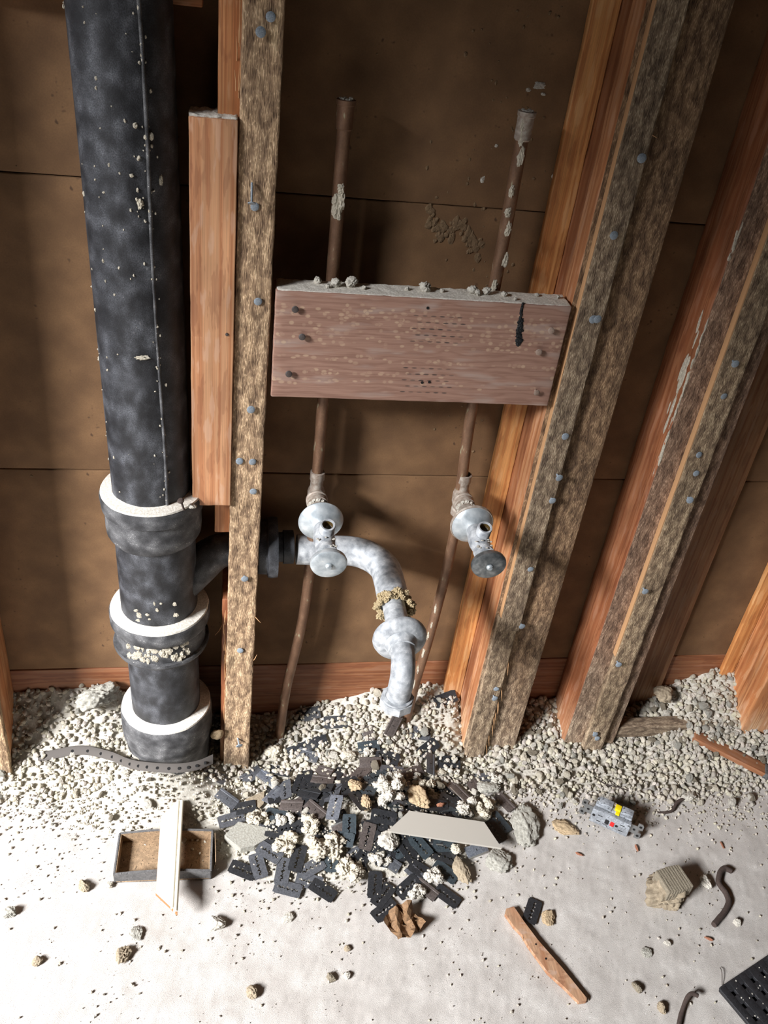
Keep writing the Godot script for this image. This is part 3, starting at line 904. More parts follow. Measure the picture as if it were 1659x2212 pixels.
	# a pulled nail and crumbs caught on the top hub, a chip of lath beside the lowest hub
	single("loose_screw", done(lathe([Vector2(0, 0), Vector2(0.0014, 0.002), Vector2(0.0014, 0.014), Vector2(0.0042, 0.0165), Vector2(0.0048, 0.0185), Vector2(0.003, 0.0205), Vector2(0, 0.021)], 16)), M.rust, "small brown screw standing head up on the topmost hub, under the cleat board", "screw", Vector3(-0.043, 0.5795, 0.034), Vector3(0.1, 0, 0.25))
	single("plaster_crumb", done(stone(3, 71, Vector3(0.011, 0.007, 0.009), 6, 0.4)), M.plaster, "cream plaster crumb on the topmost hub beside the little screw", "crumb", Vector3(-0.0330, 0.583, 0.028))
	single("plaster_chip", done(stone(3, 72, Vector3(0.022, 0.034, 0.014), 7, 0.12)), M.tan_stone, "ribbed tan chip wedged between the lowest hub and the stud foot", "chip", Vector3(0.0025, 0.105, 0.004), Vector3(0.2, 0.3, -0.15))

# ------------------------------------------------------------------ copper supplies and stop valves
func threads(st: SurfaceTool, r: float, y0: float, y1: float, count: int, xf: Transform3D) -> void:
	var pr := []
	for k in count * 2 + 1:
		pr.append(Vector2(r if k % 2 == 0 else r * 0.88, lerpf(y0, y1, k / (count * 2.0))))
	lathe(pr, 28, st, xf)

func valve(called: String, label: String, at: Vector3, dark_handle: Material, green: bool, turn: float) -> void:
	var t := thing(called, label, "stop valve", at, Vector3(0.0, turn, 0))
	var f := Transform3D(Basis(Vector3.RIGHT, PI / 2), Vector3.ZERO)   # y of a profile becomes +z
	part("stub_pipe", done(lathe([Vector2(0, 0.006), Vector2(0.0085, 0.006), Vector2(0.0085, 0.07)], 28, null, f)), M.chrome_dusty, t)
	# escutcheon: shallow dome with a turned-in rim
	part("escutcheon", done(lathe([Vector2(0.010, 0.058), Vector2(0.027, 0.0555), Vector2(0.0312, 0.0565), Vector2(0.0318, 0.0585), Vector2(0.0300, 0.0615), Vector2(0.024, 0.066), Vector2(0.0165, 0.0695), Vector2(0.0115, 0.0735), Vector2(0.009, 0.075)], 48, null, f)), M.chrome_dusty, t)
	if green:
		part("verdigris_rim", done(lathe([Vector2(0.0316, 0.0566), Vector2(0.0323, 0.0585), Vector2(0.0310, 0.0612), Vector2(0.0302, 0.0612)], 48, null, f)), M.brass_dull, t).set_meta("label", "greenish rim")
	var b := lathe([Vector2(0.0095, 0.066), Vector2(0.0125, 0.078), Vector2(0.0130, 0.086), Vector2(0.0145, 0.092), Vector2(0.0150, 0.104), Vector2(0.0138, 0.112), Vector2(0.0115, 0.116), Vector2(0.0115, 0.121), Vector2(0.0142, 0.122), Vector2(0.0142, 0.131), Vector2(0.0095, 0.1325), Vector2(0.0062, 0.134), Vector2(0.0062, 0.147)], 32, null, f)
	part("valve_body", done(b), M.galvanised, t)
	# outlet: threaded mouth pointing up and a little forward
	var u := Transform3D(Basis(Vector3.RIGHT, 0.30), Vector3(0.002, 0.0, 0.098))
	var ou := new_st()
	lathe([Vector2(0.0105, 0.004), Vector2(0.0105, 0.017)], 28, ou, u)
	threads(ou, 0.0104, 0.017, 0.030, 6, u)
	lathe([Vector2(0.0104, 0.030), Vector2(0.0098, 0.0312), Vector2(0.0078, 0.0312), Vector2(0.0072, 0.0300), Vector2(0.0070, 0.010)], 28, ou, u)
	part("outlet", done(ou), M.galvanised, t)
	part("outlet_bore", done(lathe([Vector2(0, 0.012), Vector2(0.0071, 0.012), Vector2(0.0071, 0.0295)], 24, null, u)), M.brass_inside, t).set_meta("label", "brass inside of the outlet")
	# oval dished handle
	var o := f * Transform3D(Basis().scaled(Vector3(1.0, 1.0, 0.9)), Vector3.ZERO)
	var hd := part("handle", done(lathe([Vector2(0.0065, 0.140), Vector2(0.012, 0.141), Vector2(0.0215, 0.1455), Vector2(0.0242, 0.149), Vector2(0.0248, 0.1525), Vector2(0.0240, 0.1555), Vector2(0.0215, 0.1570), Vector2(0.0150, 0.1580), Vector2(0.0075, 0.1588), Vector2(0.0, 0.1588)], 48, null, o)), dark_handle, t)
	hd.set_meta("label", "oval handle, dull and scuffed")
	part("handle_screw", done(lathe([Vector2(0.0050, 0.1580), Vector2(0.0048, 0.1605), Vector2(0.0030, 0.1625), Vector2(0.0, 0.1630)], 20, null, o)), M.chrome_dusty, t)
	var dust := new_st()
	for k in 14:
		var a := rng.randf_range(0.3, 2.9)
		stone(1, 60 + k, Vector3(0.004, 0.002, 0.003), 4, 0.5, dust, Vector3(cos(a) * 0.0125, 0.011 + rng.randf_range(-0.002, 0.003), rng.randf_range(0.112, 0.134)))
	part("plaster_specks", done(dust), M.plaster, t).set_meta("kind", "stuff")

func supply(label: String, path: Array, top: Vector3, elbow_y: float, smear: Array) -> void:
	var t := thing("supply_pipe", label, "water pipe")
	part("riser", done(tube(smooth_path(path, 6), 0.0080, 22, null, true, 0.0003)), M.copper, t)
	part("end_cap", done(lathe([Vector2(0.0082, -0.032), Vector2(0.0098, -0.030), Vector2(0.0100, -0.006), Vector2(0.0108, -0.005), Vector2(0.0110, 0.0), Vector2(0.0, 0.001)], 28)), M.brass_dull if smear.size() > 8 else M.copper, t, top)
	# coupling, tee and its branch towards the room
	var e := Vector3(0, 0, 0)
	for p in smooth_path(path, 6):
		if absf(p.y - elbow_y) < 0.03:
			e = p
	e.y = elbow_y
	part("coupling", done(lathe([Vector2(0.0082, -0.034), Vector2(0.0108, -0.033), Vector2(0.0108, -0.022), Vector2(0.0095, -0.020), Vector2(0.0122, -0.010), Vector2(0.0126, 0.004), Vector2(0.0112, 0.010), Vector2(0.0094, 0.014), Vector2(0.0094, 0.024), Vector2(0.0106, 0.026), Vector2(0.0106, 0.038), Vector2(0.0084, 0.039)], 28)), M.brass_dull, t, e)
	var f := Transform3D(Basis(Vector3.RIGHT, PI / 2), Vector3.ZERO)
	part("tee_branch", done(lathe([Vector2(0, -0.004), Vector2(0.0112, -0.004), Vector2(0.0128, 0.004), Vector2(0.0130, 0.012), Vector2(0.0155, 0.013), Vector2(0.0158, 0.017), Vector2(0.0142, 0.0185), Vector2(0.0142, 0.023), Vector2(0.0155, 0.0245), Vector2(0.0150, 0.029), Vector2(0.0110, 0.030), Vector2(0.0110, 0.036), Vector2(0.0, 0.036)], 30, null, f)), M.brass_dull, t, e)
	var crust := new_st()
	for k in 12:
		var a := TAU * k / 12.0
		stone(2, 230 + k, Vector3(0.007, 0.006, 0.006), 4, 0.5, crust, e + Vector3(cos(a) * 0.0115, sin(a) * 0.0115, 0.033))
	part("plaster_crust", done(crust), M.plaster, t).set_meta("kind", "stuff")
	var st := new_st()
	for p in smear:
		stone(2, int(p.y * 5000), Vector3(rng.randf_range(0.007, 0.012), rng.randf_range(0.012, 0.026), 0.006) if p.y > 0.5 else Vector3(0.005, 0.026, 0.004), 4, 0.5, st, p)
	part("plaster_smear", done(st), M.plaster_cream, t).set_meta("kind", "stuff")
	st = new_st()
	for k in 9:
		var a := rng.randf_range(0, TAU)
		stone(1, 80 + k, Vector3(0.005, 0.003, 0.005), 4, 0.5, st, top + Vector3(cos(a) * 0.006, 0.001, sin(a) * 0.006))
	part("cap_dust", done(st), M.plaster, t).set_meta("kind", "stuff")

func build_supplies() -> void:
	rng.seed = 61
	var lp := [Vector3(0.1365, 1.083, -0.05), Vector3(0.1375, 0.9, -0.05), Vector3(0.1390, 0.7, -0.05), Vector3(0.1400, 0.55, -0.05), Vector3(0.1400, 0.40, -0.05), Vector3(0.1365, 0.317, -0.05), Vector3(0.1290, 0.242, -0.05), Vector3(0.1188, 0.161, -0.05), Vector3(0.1131, 0.069, -0.05), Vector3(0.1100, -0.02, -0.05)]
	var rp := [Vector3(0.3470, 1.087, -0.05), Vector3(0.3480, 0.9, -0.05), Vector3(0.3490, 0.7, -0.05), Vector3(0.3580, 0.56, -0.05), Vector3(0.3590, 0.50, -0.05), Vector3(0.3585, 0.412, -0.05), Vector3(0.3552, 0.334, -0.05), Vector3(0.3505, 0.2516, -0.05), Vector3(0.3425, 0.1526, -0.05), Vector3(0.3386, 0.0456, -0.05), Vector3(0.337, -0.02, -0.05)]
	rp[3].x = 0.356
	var sm := []
	for k in 6:
		sm.append(Vector3(0.1375 + rng.randf_range(-0.005, 0.005), rng.randfn(0.975, 0.012), -0.043))
	supply("left copper supply pipe with dull end cap, running behind the crosspiece", lp, Vector3(0.1365, 1.083, -0.05), 0.553, sm)
	sm = []
	for y in [1.075, 1.06, 1.04, 1.035, 1.0, 0.975, 0.955, 0.915, 0.88, 0.865, 0.85]:
		sm.append(Vector3(0.3475 + rng.randf_range(-0.006, 0.006), y, -0.043))
	for e in [[0.3555, 0.335], [0.3540, 0.30], [0.3515, 0.27], [0.3490, 0.235], [0.3460, 0.195], [0.3435, 0.16], [0.3410, 0.12]]:
		sm.append(Vector3(e[0] - 0.004, e[1], -0.0445))
	supply("right copper supply pipe, plaster-smeared cap on top, running behind the crosspiece", rp, Vector3(0.3470, 1.089, -0.05), 0.553, sm)
	valve("stop_valve", "left chrome stop valve with oval handle and open outlet, nearest the stack", Vector3(0.1412, 0.5480, -0.0470), M.chrome_dusty, false, 0.02)
	valve("stop_valve", "right stop valve with darker oval handle and greenish flange, beside the double stud", Vector3(0.3605, 0.5460, -0.0465), M.chrome_dark, true, 0.02)

# ------------------------------------------------------------------ basin drain
func build_drain() -> void:
	rng.seed = 71
	var t := thing("basin_drain", "whitish metal drain bend coming out of the wall and turning down, with flange", "drain pipe")
	var y := 0.449
	# galvanised elbow: level along the wall, then towards the room
	var el := [Vector3(0.118, y + 0.002, -0.05), Vector3(0.155, y + 0.001, -0.05), Vector3(0.19, y, -0.05)]
	for k in range(1, 11):
		var a := PI / 2 * k / 10.0
		el.append(Vector3(0.19 + 0.0595 * sin(a), y, -0.05 + 0.0595 * (1.0 - cos(a))))
	el.append(Vector3(0.2495, y, 0.045))
	el.append(Vector3(0.2495, y, 0.072))
	part("galvanised_elbow", done(tube(smooth_path(el, 3), 0.0228, 36, null, true, 0.0006)), M.galvanised, t)
	var f := Transform3D(Basis(Vector3.RIGHT, PI / 2), Vector3(0.2490, y, 0.0))
	var pu := new_st()
	for k in 46:
		var a := TAU * k / 46.0 + rng.randf_range(-0.05, 0.05)
		var rr := rng.randf_range(0.0195, 0.0285)
		var s := rng.randf_range(0.007, 0.014)
		stone(2, 500 + k, Vector3(s, s, s * 0.9), 5, 0.7, pu, Vector3(0.249 + cos(a) * rr, y + sin(a) * rr, 0.079 + rng.randf_range(-0.007, 0.007)))
	part("putty_collar", done(pu), M.putty, t).set_meta("label", "crusty ring of dried putty")
	# thin tube, bent down at the end
	var tb := [Vector3(0.2488, y, 0.05), Vector3(0.2475, y, 0.1), Vector3(0.2462, y, 0.145), Vector3(0.2452, y, 0.176)]
	for k in range(1, 9):
		var a := PI / 2 * k / 9.0
		tb.append(Vector3(0.2452 - 0.005 * k / 9.0, y - 0.031 * (1.0 - cos(a)), 0.176 + 0.031 * sin(a)))
	tb.append(Vector3(0.2395, y - 0.050, 0.2065))
	part("tailpiece", done(tube(smooth_path(tb, 3), 0.0163, 32, null, true, 0.0003)), M.galvanised, t)
	var g := Transform3D(Basis(Vector3.RIGHT, PI / 2), Vector3(0.2462, y - 0.001, 0.085))
	part("escutcheon", done(lathe([Vector2(0.0165, 0.058), Vector2(0.0345, 0.0555), Vector2(0.0372, 0.0565), Vector2(0.0378, 0.0590), Vector2(0.0360, 0.0640), Vector2(0.0300, 0.0690), Vector2(0.0225, 0.0715), Vector2(0.0195, 0.0760), Vector2(0.0185, 0.0840), Vector2(0.0163, 0.0850)], 48, null, g)), M.galvanised, t)
	# slip nut: eight flats and a thin round flange on top
	var oct := []
	for k in 8:
		oct.append(Vector2(cos(TAU * k / 8.0), sin(TAU * k / 8.0)) * 0.0232)
	var nt := slab(oct, -0.010, 0.0035)
	lathe([Vector2(0.0160, 0.0035), Vector2(0.0208, 0.0036), Vector2(0.0206, 0.0062), Vector2(0.0162, 0.0068)], 40, nt)
	part("slip_nut", done(nt), M.galvanised, t, Vector3(0.2390, y - 0.0535, 0.2066))

# ------------------------------------------------------------------ rubble
func build_rubble() -> void:
	rng.seed = 81
	# body of the heap
	var st := new_st()
	var xs := 320
	var zs := 64
	var n := FastNoiseLite.new()
	n.seed = 5
	n.frequency = 55.0
	n.fractal_octaves = 3
	var g: Array[Vector3] = []
	for j in zs + 1:
		for i in xs + 1:
			var x := -0.5 + 1.75 * i / xs
			var z := -0.0915 + 0.31 * j / zs
			var h := heap(x, z)
			g.append(Vector3(x, h - 0.0045 + minf(1.0, h / 0.01) * 0.0035 * n.get_noise_2d(x, z), z))
	st.set_smooth_group(0)
	for j in zs:
		for i in xs:
			var k := j * (xs + 1) + i
			var hi := maxf(maxf(g[k].y, g[k + 1].y), maxf(g[k + xs + 1].y, g[k + xs + 2].y))
			if hi > -0.0035:
				quad(st, g[k + xs + 1], g[k + xs + 2], g[k + 1], g[k])
	var bodyo := single("rubble_heap", done(st), M.plaster, "pale heap of crushed plaster along the foot of the wall", "rubble")
	bodyo.set_meta("kind", "stuff")
	# the larger crumbs, each a stone of its own
	var big := []
	for k in 14:
		big.append(done(stone(2, 2000 + k, Vector3(1.0, rng.randf_range(0.6, 0.8), rng.randf_range(0.65, 0.95)), 10, 0.16)))
	var mats := [M.plaster, M.plaster, M.plaster_cream, M.plaster_grey, M.mortar_grey]
	var looks := ["white", "white", "cream", "light grey", "beige-grey"]
	var marks := [[0.46, 0.03, "by the double stud's foot"], [0.59, -0.05, "in the dark gap between the right studs"], [0.59, 0.03, "between the feet of the right studs"], [0.70, 0.05, "in front of the second right stud"], [0.80, -0.06, "behind the second right stud"], [0.82, 0.04, "before the grey half-buried timber"], [0.88, -0.05, "in the far right bay"], [0.95, -0.05, "beside the rightmost stud"], [0.94, 0.07, "in front of the red-brown strip"], [0.98, 0.02, "behind the red-brown strip"], [-0.28, -0.05, "in the left bay near the left edge"], [-0.2, -0.03, "below the large torn chunk"], [-0.27, 0.03, "in front of the strap's left end"], [-0.16, 0.05, "in front of the strap, left of the pipe"], [-0.01, -0.04, "beside the black pipe's foot"], [0.0, 0.04, "before the pipe and the narrow stud"], [0.1, -0.05, "by the left copper pipe's foot"], [0.2, -0.06, "at the back of the middle bay"], [0.33, -0.05, "by the right copper pipe's foot"], [0.4, -0.04, "against the double stud's side"], [0.2, 0.05, "behind the blades"], [0.4, 0.06, "among the blades at the right rear"]]
	var made := 0
	var guard := 0
	while made < 298 and guard < 20000:
		guard += 1
		var x := rng.randf_range(-0.36, 1.06) if rng.randf() < 0.45 else rng.randf_range(0.5, 1.06)
		var z := rng.randf_range(-0.085, 0.13)
		if x > -0.02 and x < 0.07 and z < 0.01 or x > 0.405 and x < 0.545 and z < 0.005 or x > 0.63 and x < 0.74 and z < 0.005 or Vector2(x + 0.075, z + 0.016).length() < 0.078 or x > 0.975 and z < 0.005:
			continue
		var right := x > 0.5
		var k := rng.randi() % mats.size()
		var s := clampf(rng.randfn(0.0155 if right else 0.0135, 0.0038), 0.009, 0.026)
		var h := heap(x, z)
		var edge := exp(-pow((z - table(x, FX, FZ)) / 0.022, 2))
		if rng.randf() > (clampf(h / 0.03, 0, 1) + edge * 0.5) * (1.0 if right or x < 0.0 else 0.6):
			continue
		var best := 9.0
		var where := ""
		for e in marks:
			var d := Vector2(e[0] - x, e[1] - z).length()
			if d < best:
				best = d
				where = e[2]
		var lab := "%s %s plaster stone %s" % ["larger" if s > 0.016 else "small", looks[k], where]
		var o := single("rubble_stone", big[rng.randi() % 14], mats[k], lab, "stone", Vector3(x, h + s * rng.randf_range(0.15, 0.35), z), Vector3(rng.randf() * 6, rng.randf() * 6, rng.randf() * 6), lab + "s")
		o.scale = Vector3.ONE * s
		made += 1
	# the small stuff
	var mm := MultiMesh.new()
	mm.transform_format = MultiMesh.TRANSFORM_3D
	mm.use_colors = true
	mm.mesh = done(stone(1, 3001, Vector3(1, 0.75, 0.85), 8, 0.2))
	var list: Array[Transform3D] = []
	guard = 0
	while list.size() < 13000 and guard < 400000:
		guard += 1
		var x := rng.randf_range(-0.4, 1.12)
		var z := rng.randf_range(-0.09, 0.3)
		var h := heap(x, z)
		var edge := exp(-pow(maxf(0, z - table(x, FX, FZ)) / 0.055, 2))
		var m := exp(-pow((x - 0.25) / 0.24, 2) - pow((z - 0.1) / 0.14, 2))
		if rng.randf() > maxf(edge * 0.9, m * 0.2) + clampf(h / 0.02, 0, 1):
			continue
		var s := 0.0025 + 0.0095 * pow(rng.randf(), 1.4)
		if z > table(x, FX, FZ) + 0.005:
			s *= 0.55
		elif x > 0.5 and h > 0.01:
			s *= 1.25
		list.append(Transform3D(Basis.from_euler(Vector3(rng.randf() * 6, rng.randf() * 6, rng.randf() * 6)).scaled(Vector3.ONE * s), Vector3(x, h - 0.001 + s * 0.25, z)))
	mm.instance_count = list.size()
	for k in list.size():
		mm.set_instance_transform(k, list[k])
		var g1 := rng.randf_range(0.62, 1.0)
		mm.set_instance_color(k, Color(g1, g1 * rng.randf_range(0.95, 1.0), g1 * rng.randf_range(0.86, 1.0)))
	var mi := MultiMeshInstance3D.new()
	mi.name = "plaster_grit"
	mi.multimesh = mm
	mi.material_override = M.grit
	add_child(mi)
	tag(mi, "small plaster grit covering the rubble along the wall", "grit")
	mi.set_meta("kind", "stuff")
	# sparse grit over the open floor
	mm = MultiMesh.new()
	mm.transform_format = MultiMesh.TRANSFORM_3D
	mm.use_colors = true
	mm.mesh = done(stone(1, 3002, Vector3(1, 0.6, 0.9), 8, 0.2))
	list = []
	var cl := FastNoiseLite.new()
	cl.seed = 77
	cl.frequency = 9.0
	for k in 9000:
		var x := rng.randf_range(-0.42, 1.1)
		var z := 0.02 + 0.55 * pow(rng.randf(), 1.35)
		if rng.randf() > 0.35 + 1.6 * cl.get_noise_2d(x, z):
			continue
		var s := 0.0010 + 0.0052 * pow(rng.randf(), 5.0)
		list.append(Transform3D(Basis.from_euler(Vector3(rng.randf() * 6, rng.randf() * 6, rng.randf() * 6)).scaled(Vector3.ONE * s), Vector3(x, s * 0.2, z)))
	mm.instance_count = list.size()
	for k in list.size():
		mm.set_instance_transform(k, list[k])
		var g1 := rng.randf_range(0.62, 1.0)
		mm.set_instance_color(k, Color(g1, g1 * rng.randf_range(0.95, 1.0), g1 * rng.randf_range(0.86, 1.0)))
	mi = MultiMeshInstance3D.new()
	mi.name = "floor_grit"
	mi.multimesh = mm
	mi.material_override = M.grit
	add_child(mi)
	tag(mi, "tiny crumbs scattered over the open floor", "grit")
	mi.set_meta("kind", "stuff")

func lump(label: String, at: Vector3, size: Vector3, sd: int, m: Material, kind := "stone", rot := 0.0, called := "") -> MeshInstance3D:
	var st := clot(sd, size, 16) if kind == "clot" else stone(4, sd, size, 11, 0.22)
	return single(called if called else ("plaster_clot" if kind == "clot" else "plaster_lump"), done(st), m, label, "lump", at + Vector3(0, size.y * 0.33, 0), Vector3(0, rot, 0))

# ------------------------------------------------------------------ things lying about
func build_debris() -> void:
	rng.seed = 91
	# clots and stones in and round the blade heap
	lump("crumbly cream clot among the blades, right of the flat grey slab", Vector3(0.114, 0.016, 0.161), Vector3(0.040, 0.02, 0.032), 1, M.plaster_cream, "clot")
	lump("largest crumbly cream clot, in front of the bright blade", Vector3(0.176, 0.018, 0.176), Vector3(0.062, 0.032, 0.046), 2, M.plaster_cream, "clot")
	lump("crumbly clot at the front edge of the blade heap, touching bare floor", Vector3(0.212, 0.006, 0.206), Vector3(0.034, 0.026, 0.044), 3, M.plaster_cream, "clot")
	lump("cluster of cream crumbs behind the flat grey slab", Vector3(0.070, 0.017, 0.106), Vector3(0.040, 0.02, 0.028), 4, M.plaster_cream, "clot")
	lump("knobbly clot left of the bright blade's foot", Vector3(0.152, 0.03, 0.134), Vector3(0.024, 0.02, 0.034), 5, M.plaster_cream, "clot")
	lump("small white clot in the middle of the dark blades, left half", Vector3(0.113, 0.025, 0.121), Vector3(0.028, 0.014, 0.018), 6, M.plaster, "clot")
	lump("round beige stone at the back of the blade heap", Vector3(0.232, 0.040, 0.075), Vector3(0.028, 0.022, 0.024), 7, M.tan_stone)
	lump("brightest white clot, centre of the blade heap", Vector3(0.290, 0.038, 0.090), Vector3(0.046, 0.036, 0.044), 8, M.plaster, "clot")
	lump("white clot stacked behind the brightest one", Vector3(0.303, 0.036, 0.068), Vector3(0.026, 0.028, 0.026), 9, M.plaster, "clot")
	lump("white angular plaster lump below the left end of the beige strip", Vector3(0.277, 0.02, 0.172), Vector3(0.038, 0.024, 0.034), 10, M.plaster)
	lump("upright cream stone with a tan foot between the blades", Vector3(0.245, 0.041, 0.111), Vector3(0.018, 0.022, 0.034), 11, M.tan_stone)
	lump("smooth tan stone block behind the beige strip", Vector3(0.339, 0.026, 0.097), Vector3(0.034, 0.026, 0.052), 12, M.tan_stone, "stone", 0.25)
	lump("small crumbly clot beside the tan stone block", Vector3(0.362, 0.018, 0.067), Vector3(0.028, 0.02, 0.026), 13, M.plaster_cream, "clot")
	lump("yellowish long plaster lump behind the strip's right end", Vector3(0.456, 0.006, 0.104), Vector3(0.026, 0.028, 0.056), 14, M.plaster_cream, "clot", -0.45)
	lump("flat grey fragment at the heap's right rear", Vector3(0.474, 0.008, 0.064), Vector3(0.042, 0.012, 0.030), 15, M.plaster_grey)
	lump("white crumb at the left of the yellowish lump", Vector3(0.421, 0.01, 0.108), Vector3(0.022, 0.02, 0.03), 16, M.plaster, "clot")
	lump("round white crumb touching the yellowish lump", Vector3(0.437, 0.009, 0.093), Vector3(0.018, 0.018, 0.018), 17, M.plaster)
	lump("grey-beige wedge stone on edge beside the blades, front right", Vector3(0.392, 0.002, 0.217), Vector3(0.030, 0.018, 0.052), 18, M.brown_stone, "stone", 0.1)
	lump("small white clot between the two front brown blades", Vector3(0.344, 0.005, 0.225), Vector3(0.028, 0.016, 0.022), 19, M.plaster, "clot")
	lump("white crumb beside the black front blades", Vector3(0.311, 0.001, 0.249), Vector3(0.022, 0.018, 0.026), 20, M.plaster, "clot")
	lump("loose white clot in front of the beige strip's middle", Vector3(0.258, 0.010, 0.195), Vector3(0.036, 0.018, 0.022), 21, M.plaster, "clot")
	lump("smooth round stone under the strip's right half", Vector3(0.389, 0.006, 0.183), Vector3(0.020, 0.018, 0.020), 22, M.plaster_cream)
	lump("white crumbs at the back of the heap near the furring strip", Vector3(0.415, 0.012, 0.028), Vector3(0.030, 0.016, 0.018), 23, M.plaster, "clot")
	lump("white crumb pair left of the steel-grey upright blade", Vector3(0.345, 0.02, 0.048), Vector3(0.018, 0.018, 0.034), 24, M.plaster, "clot")
	lump("small white knob on blue-grey blades at the heap's back", Vector3(0.265, 0.040, 0.002), Vector3(0.019, 0.017, 0.016), 25, M.plaster, "clot")
	lump("pale lump on the rubble just right of the stud foot", Vector3(0.101, 0.020, -0.024), Vector3(0.034, 0.02, 0.03), 26, M.plaster_cream)
	lump("cream crumb by the rear blades, left of the drain nut", Vector3(0.228, 0.035, 0.007), Vector3(0.030, 0.018, 0.018), 27, M.plaster_cream)
	lump("tall white crumb at the right rear tip of the blade heap", Vector3(0.494, 0.003, 0.051), Vector3(0.018, 0.022, 0.03), 28, M.plaster, "clot")
	lump("rough grey mortar lump right of the blade heap", Vector3(0.520, -0.002, 0.136), Vector3(0.052, 0.026, 0.088), 29, M.plaster_grey, "stone", -0.12, "mortar_lump")
	lump("flat tan flake between mortar lump and outlet", Vector3(0.590, -0.001, 0.150), Vector3(0.056, 0.010, 0.034), 30, M.tan_stone, "stone", -0.2)
	lump("triangular grey concrete chip in front of the strip's right tip", Vector3(0.457, 0.0, 0.203), Vector3(0.048, 0.016, 0.046), 31, M.plaster_grey, "stone", 0.7, "concrete_chip")
	lump("tiny orange brick chip among black blades", Vector3(0.377, 0.021, 0.105), Vector3(0.016, 0.009, 0.009), 32, M.brick_chip, "stone", 0.2, "brick_chip")
	lump("large torn plaster chunk on the rubble left of the black pipe", Vector3(-0.192, 0.116, -0.062), Vector3(0.075, 0.05, 0.045), 33, M.plaster_grey, "stone", 0.4, "plaster_chunk")
	lump("plaster chunk lying behind the second right stud", Vector3(0.835, 0.09, -0.060), Vector3(0.05, 0.03, 0.04), 34, M.brown_stone, "stone", 0.4, "plaster_chunk")
	# flat slab with a sanded face
	var st := slab([Vector2(0.016, 0.136), Vector2(0.038, 0.112), Vector2(0.081, 0.125), Vector2(0.089, 0.133), Vector2(0.085, 0.145), Vector2(0.063, 0.158), Vector2(0.041, 0.161)], 0.004, 0.018)
	single("plaster_slab", done(st), M.plaster_grey, "flat pale grey slab at the left of the blade heap, beside the tray", "slab")
	st = slab([Vector2(0.05, 0.07), Vector2(0.082, 0.055), Vector2(0.08, 0.08), Vector2(0.073, 0.088), Vector2(0.066, 0.083)], 0.016, 0.019)
	single("paper_chip", done(st), M.brown_stone, "thin brown fragment lying on blades above the grey slab", "chip")
	# hexagonal lump with ribbed top
	var t := thing("mortar_block", "rough beige block with a flat finely ribbed top, alone on the right floor", "block", Vector3(0.722, 0.0, 0.279))
	part("rough_body", done(stone(4, 44, Vector3(0.086, 0.054, 0.084), 11, 0.22)), M.brown_stone, t, Vector3(0, 0.011, 0))
	var rib := new_st()
	for k in 10:
		plank(Vector3(0.0046, 0.024, 0.044 - absf(k - 4.5) * 0.0009), 0.02, 0.0012, 0.0006, k, null, 60.0, rib, Vector3(-0.0207 + k * 0.0046, 0.0300, 0))
	part("ribbed_top", done(rib), M.mortar_grey, t, Vector3(0.003, 0, 0.0), Vector3(0, 0.18, 0))

	# tray with low bowed walls
	t = thing("tray", "shallow dark grey tray with tan inside, under the cream moulding", "tray", Vector3(-0.0755, 0.0, 0.1625), Vector3(0, -0.03, 0))
	part("tray_floor", done(plank(Vector3(0.142, 0.003, 0.070), 0.05, 0.001)), M.tray_inside, t, Vector3(0, 0.003, 0.001))
	for sgn in [-1.0, 1.0]:
		var inw := new_st()
		var ouw := new_st()
		for k in 24:
			var x0 := -0.0715 + 0.143 * k / 24.0
			var x1 := -0.0715 + 0.143 * (k + 1) / 24.0
			var h0 := 0.0225 + 0.0055 * cos(x0 / 0.0715 * PI / 2)
			var h1 := 0.0225 + 0.0055 * cos(x1 / 0.0715 * PI / 2)
			var zi: float = sgn * 0.0335
			var zo: float = sgn * 0.0375
			inw.set_smooth_group(-1)
			ouw.set_smooth_group(-1)
			var fi := [Vector3(x0, 0.004, zi - sgn * 0.001), Vector3(x1, 0.004, zi - sgn * 0.001), Vector3(x1, h1, zi), Vector3(x0, h0, zi)]
			var fo := [Vector3(x0, 0.0, zo - sgn * 0.002), Vector3(x1, 0.0, zo - sgn * 0.002), Vector3(x1, h1, zo), Vector3(x0, h0, zo)]
			if sgn > 0:
				quad(inw, fi[1], fi[0], fi[3], fi[2])
				quad(ouw, fo[0], fo[1], fo[2], fo[3])
				quad(ouw, fo[3], fo[2], fi[2], fi[3])
			else:
				quad(inw, fi[0], fi[1], fi[2], fi[3])
				quad(ouw, fo[1], fo[0], fo[3], fo[2])
				quad(ouw, fo[2], fo[3], fi[3], fi[2])
		part("wall_inside", done(inw), M.tray_inside, t)
		part("wall_outside", done(ouw), M.tray_outside, t)
		part("end_wall", done(plank(Vector3(0.0035, 0.0225, 0.072), 0.05, 0.001)), M.tray_outside, t, Vector3(sgn * 0.0712, 0.0118, 0), Vector3(0, 0, -sgn * 0.05))
		part("end_lining", done(plank(Vector3(0.0012, 0.019, 0.066), 0.05, 0.0004)), M.tray_inside, t, Vector3(sgn * 0.0688, 0.0128, 0), Vector3(0, 0, -sgn * 0.05))
	part("split_flap", done(plank(Vector3(0.001, 0.022, 0.05), 0.05, 0.0003)), M.tray_inside, t, Vector3(0.0760, 0.012, -0.006), Vector3(0, 0.06, -0.12))
